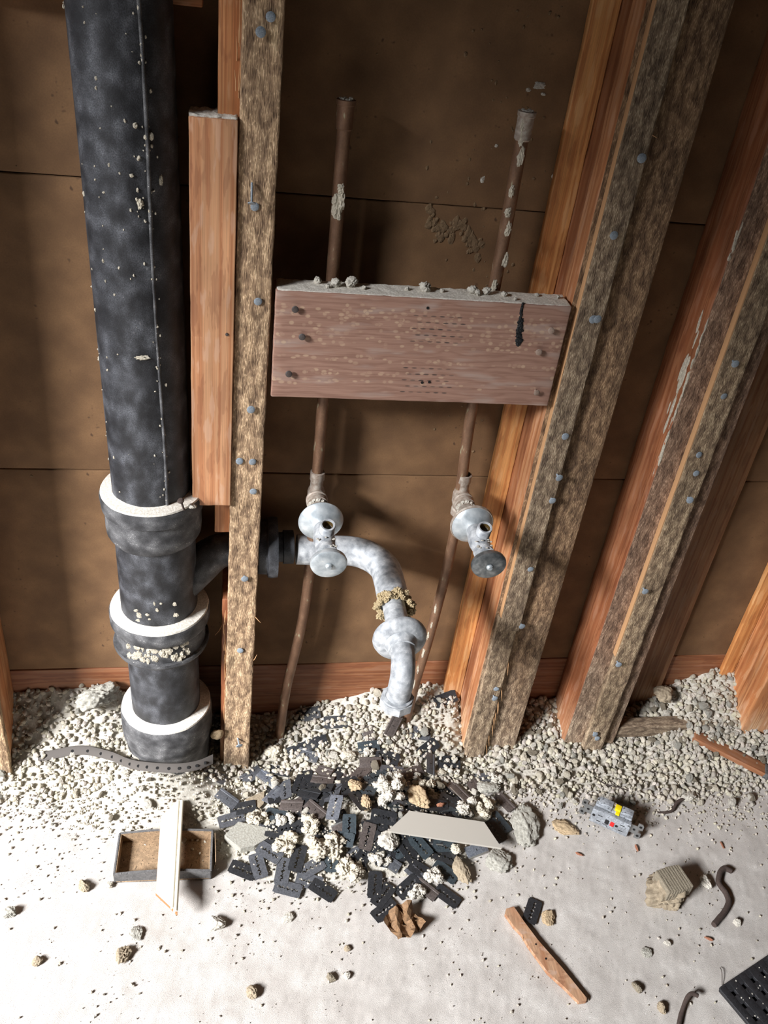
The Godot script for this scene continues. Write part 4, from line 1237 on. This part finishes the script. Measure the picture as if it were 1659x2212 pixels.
	for e in [[-0.155, 0.200, 0.011], [-0.063, 0.155, 0.004], [-0.034, 0.150, 0.005], [-0.022, 0.158, 0.004]]:
		single("plaster_crumb", done(stone(3, int(e[1] * 9000), Vector3(e[2], e[2] * 0.8, e[2]), 6, 0.4)), M.plaster_cream, "white crumb at the tray's left front corner" if e[0] < -0.1 else "tiny cream crumb lying inside the tray", "crumb", Vector3(e[0], 0.004 + (0.0 if e[0] < -0.1 else 0.002), e[1]), Vector3.ZERO, "" if e[0] < -0.1 else "crumbs inside the tray")

	# cream painted moulding with mitred ends, laid over the tray
	t = thing("moulding", "cream painted wood moulding with mitred ends, lying across the tray", "moulding", Vector3(0, 0.0295, 0), Vector3(0, 0, 0))
	var bt := slab([Vector2(-0.0843, 0.109), Vector2(-0.0600, 0.0785), Vector2(-0.0497, 0.0785), Vector2(-0.0517, 0.2735), Vector2(-0.0843, 0.239)], -0.001, 0.0045)
	part("wood_core", done(bt), M.trim_wood if M.has("trim_wood") else plain("trim_wood", Color(0.62, 0.42, 0.26), 0.8), t)
	part("painted_face", done(slab([Vector2(-0.0840, 0.1092), Vector2(-0.0605, 0.0798), Vector2(-0.0610, 0.2630), Vector2(-0.0840, 0.2388)], 0.0046, 0.0060)), M.cream_paint, t)
	part("bead", done(tube([Vector3(-0.0585, 0.0048, 0.0790), Vector3(-0.0593, 0.0048, 0.2650)], 0.0026, 14)), M.cream_paint, t)
	part("bead", done(tube([Vector3(-0.0528, 0.0040, 0.0790), Vector3(-0.0543, 0.0040, 0.2700)], 0.0033, 14)), M.cream_paint, t)
	# flat beige strip with slanting ends on the blade heap
	st = slab([Vector2(-0.0945, 0.0145), Vector2(-0.0525, -0.0215), Vector2(0.0715, 0.0035), Vector2(0.0895, 0.0525)], 0.0, 0.0042)
	single("beige_strip", done(st), M.trim_paint, "flat beige painted strip with slanted ends, lying on the blades", "strip", Vector3(0.3695, 0.0335, 0.1465), Vector3(0.03, 0, -0.045))

	# dark plastic plate with holes, bottom right corner
	t = thing("plastic_plate", "black perforated plastic plate at the lower right corner", "plate", Vector3(0.742, 0.0, 0.450), Vector3(0, 0.38, 0))
	build_plate(t)
	# wooden pieces
	var shard := slab([Vector2(0.4435, 0.297), Vector2(0.4475, 0.289), Vector2(0.4605, 0.2865), Vector2(0.4700, 0.312), Vector2(0.4830, 0.342), Vector2(0.508, 0.388), Vector2(0.5300, 0.4330), Vector2(0.5285, 0.4370), Vector2(0.5170, 0.4375), Vector2(0.5020, 0.415), Vector2(0.4840, 0.392), Vector2(0.4660, 0.350), Vector2(0.4610, 0.332), Vector2(0.4520, 0.318)], 0.001, 0.0085)
	t = thing("wood_shard", "long splintered reddish wood shard, tapering to the front of the floor", "wood shard")
	part("shard_body", done(shard), shard_mat(), t)
	splinters(t, [[Vector3(0.461, 0.008, 0.336), Vector3(0.4585, 0.008, 0.343)], [Vector3(0.485, 0.008, 0.39), Vector3(0.479, 0.007, 0.378)], [Vector3(0.503, 0.008, 0.415), Vector3(0.497, 0.007, 0.404)]], M.splinter_wood)
	part("nail_hole", done(lathe([Vector2(0.0, 0), Vector2(0.0016, 0.0), Vector2(0.0016, 0.0006), Vector2(0, 0.0006)], 10)), M.dark_slot, t, Vector3(0.487, 0.0084, 0.372))
	part("nail_hole", done(lathe([Vector2(0.0, 0), Vector2(0.0014, 0.0), Vector2(0.0014, 0.0006), Vector2(0, 0.0006)], 10)), M.dark_slot, t, Vector3(0.478, 0.0084, 0.349))
	t = thing("wood_strip", "red-brown wooden strip lying on rubble near the right edge", "wood strip", Vector3(0.9500, 0.0345, 0.033), Vector3(0, -0.50, -0.20))
	part("strip_timber", done(plank(Vector3(0.026, 0.148, 0.011), 0.01, 0.0015, 0.0012, 3, func(_p): return Color(0.42, 0.25, 0.18))), M.soft_wood, t, Vector3.ZERO, Vector3(-PI / 2, 0, PI / 2))
	part("dark_end", done(plank(Vector3(0.012, 0.0125, 0.0275), 0.01, 0.0015)), M.tray_outside, t, Vector3(0.072, 0, 0))
	single("sill_board", done(plank(Vector3(0.030, 0.26, 0.024), 0.02, 0.003, 0.001, 4, func(_p): return Color(0.50, 0.44, 0.39))), M.old_wood, "grey dusty timber half buried in rubble right of the second right stud", "board", Vector3(0.850, 0.047, -0.028), Vector3(0, 0, PI / 2 + 0.0))
	# rusty things
	single("bent_rod", done(tube(smooth_path([Vector3(0.853, 0.004, 0.251), Vector3(0.842, 0.0055, 0.246), Vector3(0.829, 0.0055, 0.255), Vector3(0.820, 0.005, 0.271), Vector3(0.8235, 0.005, 0.290), Vector3(0.820, 0.005, 0.306), Vector3(0.803, 0.005, 0.322), Vector3(0.777, 0.005, 0.340)], 6), 0.0046, 12, null, true, 0.0008)), M.rust, "thick rusty S-shaped rod on the floor at the right", "rod")
	single("bent_nail", done(tube(smooth_path([Vector3(0.697, 0.012, 0.447), Vector3(0.688, 0.014, 0.444), Vector3(0.679, 0.010, 0.449), Vector3(0.667, 0.004, 0.463), Vector3(0.655, 0.003, 0.480)], 5), 0.0032, 10, null, true, 0.0006)), M.rust, "bent brown nail at the bottom edge, left of the black plate", "nail")
	single("twig", done(tube(smooth_path([Vector3(0.772, 0.003, 0.129), Vector3(0.79, 0.003, 0.130), Vector3(0.802, 0.004, 0.126), Vector3(0.815, 0.006, 0.113), Vector3(0.83, 0.008, 0.107)], 5), [0.0012, 0.0014, 0.0016, 0.0018, 0.002, 0.002, 0.002, 0.0022, 0.0024, 0.0024, 0.0024, 0.0026, 0.0026, 0.0028, 0.003, 0.003, 0.003, 0.003, 0.003, 0.003, 0.003], 8, null, true, 0.0008)), M.rust, "thin curved root-like twig at the edge of the right rubble", "twig")
	lump("white plaster lump at the twig's thick end", Vector3(0.842, 0.003, 0.102), Vector3(0.036, 0.014, 0.018), 61, M.plaster, "stone", 0.4)
	single("wire", done(tube(smooth_path([Vector3(0.757, 0.002, 0.405), Vector3(0.754, 0.006, 0.414), Vector3(0.747, 0.002, 0.432)], 5), 0.0006, 6)), M.nail_dark, "hair-thin dark wire beside the black plate", "wire")
	single("wire", done(tube(smooth_path([Vector3(0.665, 0.045, 0.088), Vector3(0.680, 0.041, 0.094), Vector3(0.70, 0.038, 0.098), Vector3(0.715, 0.036, 0.104)], 5), 0.0012, 6)), M.nail_dark, "short dark wire sticking out behind the grey outlet", "wire")
	# perforated strap in the left rubble
	t = thing("perforated_strap", "dark perforated metal strap curving round the foot of the black pipe", "strap")
	var path := smooth_path([Vector3(-0.290, 0.036, -0.02), Vector3(-0.224, 0.056, -0.016), Vector3(-0.172, 0.066, 0.006), Vector3(-0.135, 0.082, 0.038), Vector3(-0.1016, 0.094, 0.056), Vector3(-0.0612, 0.099, 0.0645), Vector3(-0.0288, 0.098, 0.060), Vector3(-0.0034, 0.095, 0.046)], 7)
	st = new_st()
	st.set_smooth_group(0)
	for k in path.size() - 1:
		var a: Vector3 = path[k]
		var b: Vector3 = path[k + 1]
		var up := Vector3(0, 0.0062, -0.004)
		var th := Vector3(0, 0.0005, 0.001)
		quad(st, a - up + th, b - up + th, b + up + th, a + up + th)
		quad(st, b - up - th, a - up - th, a + up - th, b + up - th)
		quad(st, a + up + th, b + up + th, b + up - th, a + up - th)
	part("strap_band", done(st), M.strap_dark, t)
	for k in range(6, path.size() - 4, 3):
		part("strap_hole", done(lathe([Vector2(0, 0), Vector2(0.0026, 0), Vector2(0.0026, 0.0006), Vector2(0, 0.0006)], 12)), M.dark_slot, t, path[k] + Vector3(0, 0.0005, 0.0012), Vector3(PI / 2 - 0.44, 0, 0))
	# crumpled brown scrap
	st = new_st()
	st.set_smooth_group(-1)
	var gx := 9
	var gz := 7
	var pts: Array[Vector3] = []
	for j in gz:
		for i in gx:
			var u := i / float(gx - 1) - 0.5
			var v := j / float(gz - 1) - 0.5
			pts.append(Vector3(u * 0.052 + rng.randf_range(-0.003, 0.003), 0.008 + 0.010 * absf(sin(u * 7.0 + v * 3.0)) + 0.008 * absf(v) + rng.randf_range(-0.003, 0.003), v * 0.050 * (1.0 - 0.5 * absf(u)) + rng.randf_range(-0.003, 0.003)))
	for j in gz - 1:
		for i in gx - 1:
			var k := j * gx + i
			quad(st, pts[k + gx], pts[k + gx + 1], pts[k + 1], pts[k])
			var dn := Vector3(0, -0.0008, 0)
			quad(st, pts[k] + dn, pts[k + 1] + dn, pts[k + gx + 1] + dn, pts[k + gx] + dn)
	single("dead_leaf", done(st), M.dead_leaf, "crumpled light brown dead leaf in front of the blade heap", "leaf", Vector3(0.281, 0.0, 0.300), Vector3(0.1, 0.55, 0))
	# single stones on the open floor
	var words := ["white shell-like plaster piece right of the moulding's front end", "brown pebble near the left edge of the floor", "dark lumpy pebble at the bottom, left of centre", "grey pebble near the bottom, left one of two", "white pebble near the bottom, right one of two", "flat pinkish chip below the tray, left of the moulding", "knobbly pebble left of the tray", "curved pale chip at the left edge", "upright brown splinter-like stone below the flat pinkish chip", "grey oval pebble above the black plate", "white crumb pair above the black plate, upper one", "smooth flat grey pebble near the black plate", "round dark pebble left of the bent nail", "small brown pebble in the middle of the floor", "", "crumbly patch in front of the left blades", "white flaky piece beside the S-shaped rod", "white angular stone below the S-shaped rod", "", "pinkish flake beside the wood shard's upper end"]
	var spots := [[0.003, 0.276, 0.030], [-0.240, 0.311, 0.018], [0.054, 0.382, 0.022], [0.166, 0.369, 0.016], [0.189, 0.368, 0.013], [-0.110, 0.281, 0.030], [-0.193, 0.200, 0.022], [-0.292, 0.235, 0.024], [-0.126, 0.314, 0.028], [0.614, 0.422, 0.018], [0.689, 0.361, 0.012], [0.651, 0.372, 0.020], [0.639, 0.455, 0.018], [0.194, 0.329, 0.012], [0, 0, 0], [0.109, 0.274, 0.022], [0.800, 0.268, 0.026], [0.819, 0.338, 0.016], [0, 0, 0], [0.512, 0.305, 0.03]]
	var ms := [M.plaster, M.brown_stone, M.brown_stone, M.mortar_grey, M.plaster, M.plaster_grey, M.brown_stone, M.plaster_grey, M.brown_stone, M.mortar_grey, M.plaster, M.plaster_grey, M.brown_stone, M.brown_stone, M.plaster, M.plaster, M.plaster, M.plaster, M.plaster, M.tan_stone]
	for k in spots.size():
		var s: float = spots[k][2]
		if s > 0.0:
			lump(words[k], Vector3(spots[k][0], 0.0, spots[k][1]), Vector3(s, s * (0.3 if k in [5, 11, 15, 19] else 0.62), s * 0.8), 700 + k, ms[k], "stone", k * 0.9, "pebble")
	for e in [[0.705, 0.195, 0.004], [0.862, 0.20, 0.003], [0.76, 0.36, 0.004], [0.60, 0.20, 0.003]]:
		single("wood_chip", done(stone(2, int(e[0] * 1000), Vector3(0.014, e[2], 0.005), 5, 0.3)), M.brick_chip, "tiny orange wood chip on the dusty floor right of the blades", "chip", Vector3(e[0], 0.002, e[1]), Vector3(0, e[0] * 20, 0), "orange chips on the floor")

func shard_mat() -> StandardMaterial3D:
	return mat("shard_wood", M.soft_wood.albedo_texture, M.soft_wood.heightmap_texture, Vector3(3, 8, 8), 0.8, 0.0, 0.05, Color(0.76, 0.68, 0.64))

func build_plate(t: Node3D) -> void:
	# local x along the front edge of the plate, z towards the viewer
	var w := 0.22
	var d := 0.13
	part("plate_base", done(plank(Vector3(w, 0.003, d), 0.1, 0.001)), M.dark_slot, t, Vector3(w / 2, 0.003, d / 2 - 0.012))
	var nx := 10
	var nzz := 6
	var st := new_st()
	for i in nx + 1:
		plank(Vector3(0.0125 if i % 2 == 0 else 0.0155, 0.006, d), 0.1, 0.0012, 0.0, 1, null, 60.0, st, Vector3(w * i / nx * 0.97 + 0.004, 0.0085, d / 2 - 0.012))
	part("rib_bars", done(st), M.black_plastic, t)
	st = new_st()
	for j in nzz + 1:
		plank(Vector3(w, 0.006, 0.0135), 0.1, 0.0012, 0.0, 1, null, 60.0, st, Vector3(w / 2, 0.0083, -0.012 + 0.005 + (d - 0.01) * j / nzz))
	part("cross_bars", done(st), M.black_plastic, t)
	part("corner_post", done(plank(Vector3(0.022, 0.03, 0.012), 0.1, 0.002)), M.black_plastic, t, Vector3(0.115, 0.018, -0.006))
	st = new_st()
	for k in 60:
		var s := rng.randf_range(0.001, 0.003)
		stone(1, 1800 + k, Vector3(s, s * 0.6, s), 4, 0.3, st, Vector3(rng.randf() * w * 0.6, 0.0118, rng.randf_range(-0.01, d - 0.02)))
	part("dust_specks", done(st), M.plaster, t).set_meta("kind", "stuff")

# ------------------------------------------------------------------ razor blades
func slot_half(x: float) -> float:
	var a := absf(x) * 1000.0
	if a > 16.5:
		return 0.0
	var s := 0.55
	if a < 2.2:
		s = 1.9 - a * 0.45
	elif absf(a - 8.2) < 1.5:
		s = 1.75 - absf(a - 8.2) * 0.7
	elif absf(a - 12.0) < 1.2:
		s = 1.3 - absf(a - 12.0) * 0.5
	elif absf(a - 15.2) < 1.3:
		s = 1.55 - absf(a - 15.2) * 0.6
	return s * 0.0015

func slot_bend(x: float) -> float:
	return 0.0011 * sin(x * TAU / 0.0062) * clampf((0.0165 - absf(x)) / 0.002, 0, 1)

func double_edged() -> ArrayMesh:
	var st := new_st()
	st.set_smooth_group(-1)
	var xs := []
	for k in 45:
		xs.append(-0.0165 + 0.033 * k / 44.0)
	xs = [-0.0215, -0.0185, -0.01655] + xs + [0.01655, 0.0185, 0.0215]
	var th := 0.0003
	for i in xs.size() - 1:
		var x0: float = xs[i]
		var x1: float = xs[i + 1]
		var wo := 0.0112 if absf((x0 + x1) * 0.5) < 0.0185 else 0.0102
		var s0 := slot_half(x0)
		var s1 := slot_half(x1)
		for sg in [-1.0, 1.0]:
			var a := Vector3(x0, th, s0 * sg + slot_bend(x0))
			var b := Vector3(x1, th, s1 * sg + slot_bend(x1))
			var c := Vector3(x1, th, wo * sg)
			var d := Vector3(x0, th, wo * sg)
			var dn := Vector3(0, -2 * th, 0)
			if sg > 0:
				quad(st, d, c, b, a)
				quad(st, a + dn, b + dn, c + dn, d + dn)
				quad(st, d + dn, c + dn, c, d)
			else:
				quad(st, a, b, c, d)
				quad(st, d + dn, c + dn, b + dn, a + dn)
				quad(st, c + dn, d + dn, d, c)
	return done(st)

func single_edged() -> Array:
	var st := new_st()
	plank(Vector3(0.0385, 0.0006, 0.0155), 1.0, 0.0002, 0.0, 1, null, 60.0, st, Vector3(0, 0, 0.0))
	var ed := new_st()
	plank(Vector3(0.0385, 0.0005, 0.0022), 1.0, 0.0002, 0.0, 1, null, 60.0, ed, Vector3(0, 0, 0.0088))
	var spine := new_st()
	plank(Vector3(0.0388, 0.0018, 0.0046), 1.0, 0.0005, 0.0, 1, null, 60.0, spine, Vector3(0, 0.0001, -0.0078))
	var hole := new_st()
	plank(Vector3(0.0012, 0.0002, 0.0042), 1.0, 0.00005, 0.0, 1, null, 60.0, hole, Vector3(0, 0.0004, 0))
	return [done(st), done(ed), done(spine), done(hole)]

func build_blades() -> void:
	rng.seed = 101
	var de := double_edged()
	var se := single_edged()
	var mats := {"k": M.blade_black, "g": M.blade_grey, "s": M.blade_bright, "b": M.blade_brown, "t": M.blade_blue}
	var tones := {"k": "blackened", "g": "dull grey", "s": "bright steel", "b": "brownish", "t": "bluish dark"}
	var special := {
		0: "dull grey double-edged blade lying apart against the stud's foot", 1: "bright steel single-edged blade just right of the stud's foot", 15: "shiny bright double-edged blade, the brightest of the heap",
		16: "bluish double-edged blade just right of the brightest blade", 23: "black double-edged blade lying apart right of the tray", 29: "black double-edged blade pointing to open floor, front left of the heap",
		18: "bright steel single-edged blade left of centre in the heap", 71: "black upright double-edged blade at the heap's front, nearest the viewer's centre", 73: "black double-edged blade partly under the brown leaf",
		74: "black double-edged blade at the heap's right front corner, pointing right", 38: "", 39: "black double-edged blade tilted up at the back, beside the white crumbs", 40: "steel-grey single-edged blade standing upright behind the heap",
		45: "", 47: "brown single-edged blade stuck upright below the drain nut", 67: "bright-edged single-edged blade peeping out under the beige strip's right end", 83: "black double-edged blade lying alone on the floor beside the wood shard", 80: "black blade half buried in the rubble behind the heap", 81: "black blade in the shaded rubble at the back of the bay", 82: "black blade in the rubble against the right stud's side"}
	var marks := [[0.339, 0.097, "beside the tan stone block"], [0.29, 0.085, "by the brightest white clot"], [0.176, 0.176, "by the largest cream clot"], [0.114, 0.161, "by the cream clot near the slab"], [0.05, 0.13, "near the flat grey slab"], [0.28, 0.16, "at the beige strip's left end"], [0.37, 0.19, "below the beige strip"], [0.455, 0.17, "at the beige strip's right end"], [0.07, 0.03, "near the narrow stud's foot"], [0.24, 0.0, "below the drain nut"], [0.43, 0.02, "by the double stud's foot"], [0.10, 0.225, "at the heap's front left"], [0.33, 0.245, "at the heap's front right"], [0.13, 0.11, "left of the shiny blade"], [0.21, 0.13, "right of the shiny blade"], [0.18, 0.05, "at the heap's back left"], [0.35, 0.03, "at the heap's back right"], [0.45, 0.09, "by the yellowish lump"]]
	var rows := "0 26 -13 dg|88 28 -44 ss|62 19 34 sg|20 67 -39 sg|116 59 -86 dg|153 43 -92 dk|142 53 69 dk|181 27 -35 sb|180 49 -20 sb|174 70 -24 dk|194 84 -109 dg|222 66 -75 sk|243 45 40 db|124 98 -15 sb|162 112 -46 sb|192 118 -111 ds|214 149 -97 dt|200 162 -18 dt|97 66 47 ss|154 81 -35 sk|46 85 3 dk|27 103 14 dg|122 136 3 dk|44 192 -26 dk|68 187 -77 dg|106 200 -103 dg|112 228 -21 dg|146 219 -18 dg|151 199 25 dg|166 235 -38 dk|86 169 -37 dg|130 183 -109 dk|143 -21 16 sk|176 -28 15 sk|160 -8 -27 sg|100 110 -28 dt|222 75 37 dk|98 150 -19 dk|110 13 161 sk|374 -4 39 dk|374 25 -86 sg|341 38 19 sb|272 52 22 dt|302 40 -4 dg|246 40 39 db|266 22 -5 sb|266 -7 4 st|310 -29 81 sb|359 -26 -12 dg|297 12 -26 dk|267 -24 -86 sb|411 15 -5 dk|421 76 -56 sb|448 49 -84 sb|479 41 6 dg|407 54 -57 sb|498 92 -61 sb|399 94 -30 dk|370 105 -8 dk|273 133 -14 dk|466 149 -62 dk|243 161 -104 db|330 176 -55 dt|310 186 -56 dk|373 177 -21 dt|369 193 -28 dk|365 218 -43 dt|425 183 16 ss|326 214 -35 dk|317 221 -50 sg|329 245 -46 sb|300 238 36 dk|248 232 -100 dk|259 249 -134 dk|258 273 -148 dk|360 258 -45 dk|275 199 -40 sg|235 106 -66 dk|329 78 -57 dk|478 133 -62 dt|211 -55 -2 dk|164 -94 10 dk|411 -70 26 dk|490 293 -122 dk"
	var all := []
	for r in rows.split("|"):
		var e: PackedStringArray = r.split(" ")
		all.append([float(e[0]) / 1000.0, float(e[1]) / 1000.0, deg_to_rad(float(e[2])), e[3], true])
	# the ones below and between, of which only corners show
	for k in 62:
		var a := rng.randf() * TAU
		var q := sqrt(rng.randf())
		all.append([0.25 + cos(a) * q * 0.185, 0.11 + sin(a) * q * 0.085, rng.randf() * TAU, ["dk", "dk", "dg", "sk", "dt", "sb", "dk"][rng.randi() % 7], false])
	var i := 0
	for e in all:
		var x: float = e[0]
		var z: float = maxf(e[1], -0.075)
		var kind: String = e[3]
		var tone: String = kind[1]
		var y := heap(x, z)
		# lie along the slope of the heap, with a tilt of its own
		var nx := -(heap(x + 0.01, z) - heap(x - 0.01, z)) / 0.02
		var nzz := -(heap(x, z + 0.01) - heap(x, z - 0.01)) / 0.02
		var up := Vector3(nx, 1, nzz).normalized()
		var middle := exp(-pow((x - 0.24) / 0.2, 2) - pow((z - 0.1) / 0.1, 2))
		up = (up + Vector3(rng.randfn(0, 0.13), 0, rng.randfn(0, 0.13)) * (0.15 + 0.85 * middle)).normalized()
		var lift := (0.0035 + rng.randf_range(0.001, 0.006)) if e[4] else rng.randf_range(-0.002, 0.004)
		lift *= 0.25 + 0.75 * middle
		var fwd := Vector3(cos(e[2]), 0, -sin(e[2]))
		if i == 15:
			up = Vector3(-0.35, 1, 0.12).normalized()
			lift += 0.008
		if i == 83:
			up = Vector3.UP
			lift = 0.003
		if i == 47:
			up = Vector3(0.1, 0.5, 0.9).normalized()
			lift += 0.012
		if i == 40:
			up = Vector3(0.5, 0.7, 0.3).normalized()
			lift += 0.008
		var bx := (fwd - up * fwd.dot(up)).normalized()
		var bz := bx.cross(up)
		var basis := Basis(bx, up, bz)
		var type := "double-edged razor blade" if kind[0] == "d" else "single-edged razor blade"
		var best := 9.0
		var where := ""
		for m in marks:
			var d := Vector2(m[0] - x, m[1] - z).length()
			if d < best:
				best = d
				where = m[2]
		var deg := fposmod(rad_to_deg(e[2]), 180.0)
		var lie := "lying crosswise" if deg < 22 or deg > 158 else ("pointing at the viewer" if absf(deg - 90) < 22 else ("slanting up right" if deg < 90 else "slanting up left"))
		var lab: String = special[i] if special.has(i) and special[i] else "%s %s %s, %s" % [tones[tone], type, lie, where]
		if not e[4]:
			lab = "partly covered " + lab
		var grp := "" if special.has(i) and special[i] else lab
		if kind[0] == "d":
			var o := single("razor_blade", de, mats[tone], lab, "razor blade", Vector3(x, y + lift, z), Vector3.ZERO, grp)
			o.basis = basis
		else:
			var o := thing("razor_blade", lab, "razor blade", Vector3(x, y + lift, z), Vector3.ZERO, grp)
			o.basis = basis
			part("blade", se[0], mats[tone], o)
			part("cutting_edge", se[1], M.blade_edge if rng.randf() < 0.4 else mats[tone], o)
			part("spine", se[2], mats[tone], o)
			part("slot", se[3], M.dark_slot, o)
		i += 1

# ------------------------------------------------------------------ the socket outlet
func build_outlet() -> void:
	rng.seed = 111
	# local x along the face, y up (the face's short side), z out of the face
	var t := thing("socket_outlet", "grey electrical outlet with black and red buttons, thrown on the floor", "outlet", Vector3(0.668, 0.004, 0.153), Vector3(0, -0.60, 0))
	var fw := 0.067
	var fh := 0.033
	part("face_plate", done(plank(Vector3(fw, fh, 0.009), 0.02, 0.0018)), M.grey_plastic, t, Vector3(0, fh / 2, 0.0))
	part("housing", done(plank(Vector3(0.064, 0.037, 0.018), 0.02, 0.002)), M.grey_plastic, t, Vector3(0, 0.0175, -0.0140))
	part("housing_step", done(plank(Vector3(0.024, 0.006, 0.014), 0.02, 0.001)), M.grey_plastic, t, Vector3(-0.016, 0.038, -0.0150))
	part("housing_step", done(plank(Vector3(0.020, 0.006, 0.014), 0.02, 0.001)), M.grey_plastic, t, Vector3(0.021, 0.038, -0.0150))
	part("yellow_tab", done(plank(Vector3(0.010, 0.005, 0.012), 0.02, 0.0008)), M.tab_yellow, t, Vector3(0.005, 0.038, -0.0145)).set_meta("label", "yellow tab")
	part("yellow_tab", done(plank(Vector3(0.007, 0.003, 0.006), 0.02, 0.0006)), M.tab_yellow, t, Vector3(0.0065, 0.0355, -0.0050)).set_meta("label", "yellow tab")
	part("test_button", done(plank(Vector3(0.0068, 0.0105, 0.003), 0.02, 0.0006)), M.button_black, t, Vector3(-0.0050, fh / 2, 0.0042)).set_meta("label", "black button")
	part("reset_button", done(plank(Vector3(0.0068, 0.0105, 0.003), 0.02, 0.0006)), M.button_red, t, Vector3(0.0042, fh / 2, 0.0042)).set_meta("label", "red button")
	for sg in [-1.0, 1.0]:
		for yy in [0.0095, 0.0235]:
			part("slot", done(plank(Vector3(0.0080, 0.0016, 0.0012), 0.02, 0.0003)), M.dark_slot, t, Vector3(sg * 0.0195 + 0.001, yy, 0.0043))
		part("ground_hole", done(lathe([Vector2(0, 0), Vector2(0.0026, 0), Vector2(0.0026, 0.0008), Vector2(0, 0.0009)], 16, null, Transform3D(Basis(Vector3.RIGHT, PI / 2), Vector3.ZERO))), M.dark_slot, t, Vector3(-0.029 if sg < 0 else 0.0118, 0.0195 if sg < 0 else fh / 2, 0.0042))
		# mounting strap with ears and holes at each end
		var st := slab([Vector2(0.031, -0.010), Vector2(0.044, -0.010), Vector2(0.044, -0.019), Vector2(0.051, -0.019), Vector2(0.054, -0.015), Vector2(0.054, -0.004), Vector2(0.048, -0.003), Vector2(0.048, 0.003), Vector2(0.054, 0.004), Vector2(0.054, 0.015), Vector2(0.051, 0.019), Vector2(0.044, 0.019), Vector2(0.044, 0.010), Vector2(0.031, 0.010)], -0.0006, 0.0006)
		var ear := part("mounting_strap", done(st), M.strap_metal, t, Vector3(0, fh / 2, -0.0055), Vector3(PI / 2, 0, 0))
		if sg < 0:
			ear.rotation = Vector3(PI / 2, 0, PI)
		for yy in [-0.0115, 0.0, 0.0115]:
			part("strap_hole", done(lathe([Vector2(0, 0), Vector2(0.0024 if yy == 0.0 else 0.0026, 0), Vector2(0.0024, 0.0004), Vector2(0, 0.0004)], 14, null, Transform3D(Basis(Vector3.RIGHT, PI / 2), Vector3.ZERO))), M.dark_slot, t, Vector3(sg * (0.0405 if yy == 0.0 else 0.0492), fh / 2 + yy, -0.0048))
	part("terminal_screw", done(lathe([Vector2(0.0032, 0), Vector2(0.0032, 0.0022), Vector2(0.0024, 0.003), Vector2(0, 0.003)], 16)), M.strap_metal, t, Vector3(-0.0285, 0.036, -0.014))
	part("terminal_screw", done(lathe([Vector2(0.0032, 0), Vector2(0.0032, 0.0022), Vector2(0.0024, 0.003), Vector2(0, 0.003)], 16)), M.brass_dull, t, Vector3(-0.0015, 0.0365, -0.020))
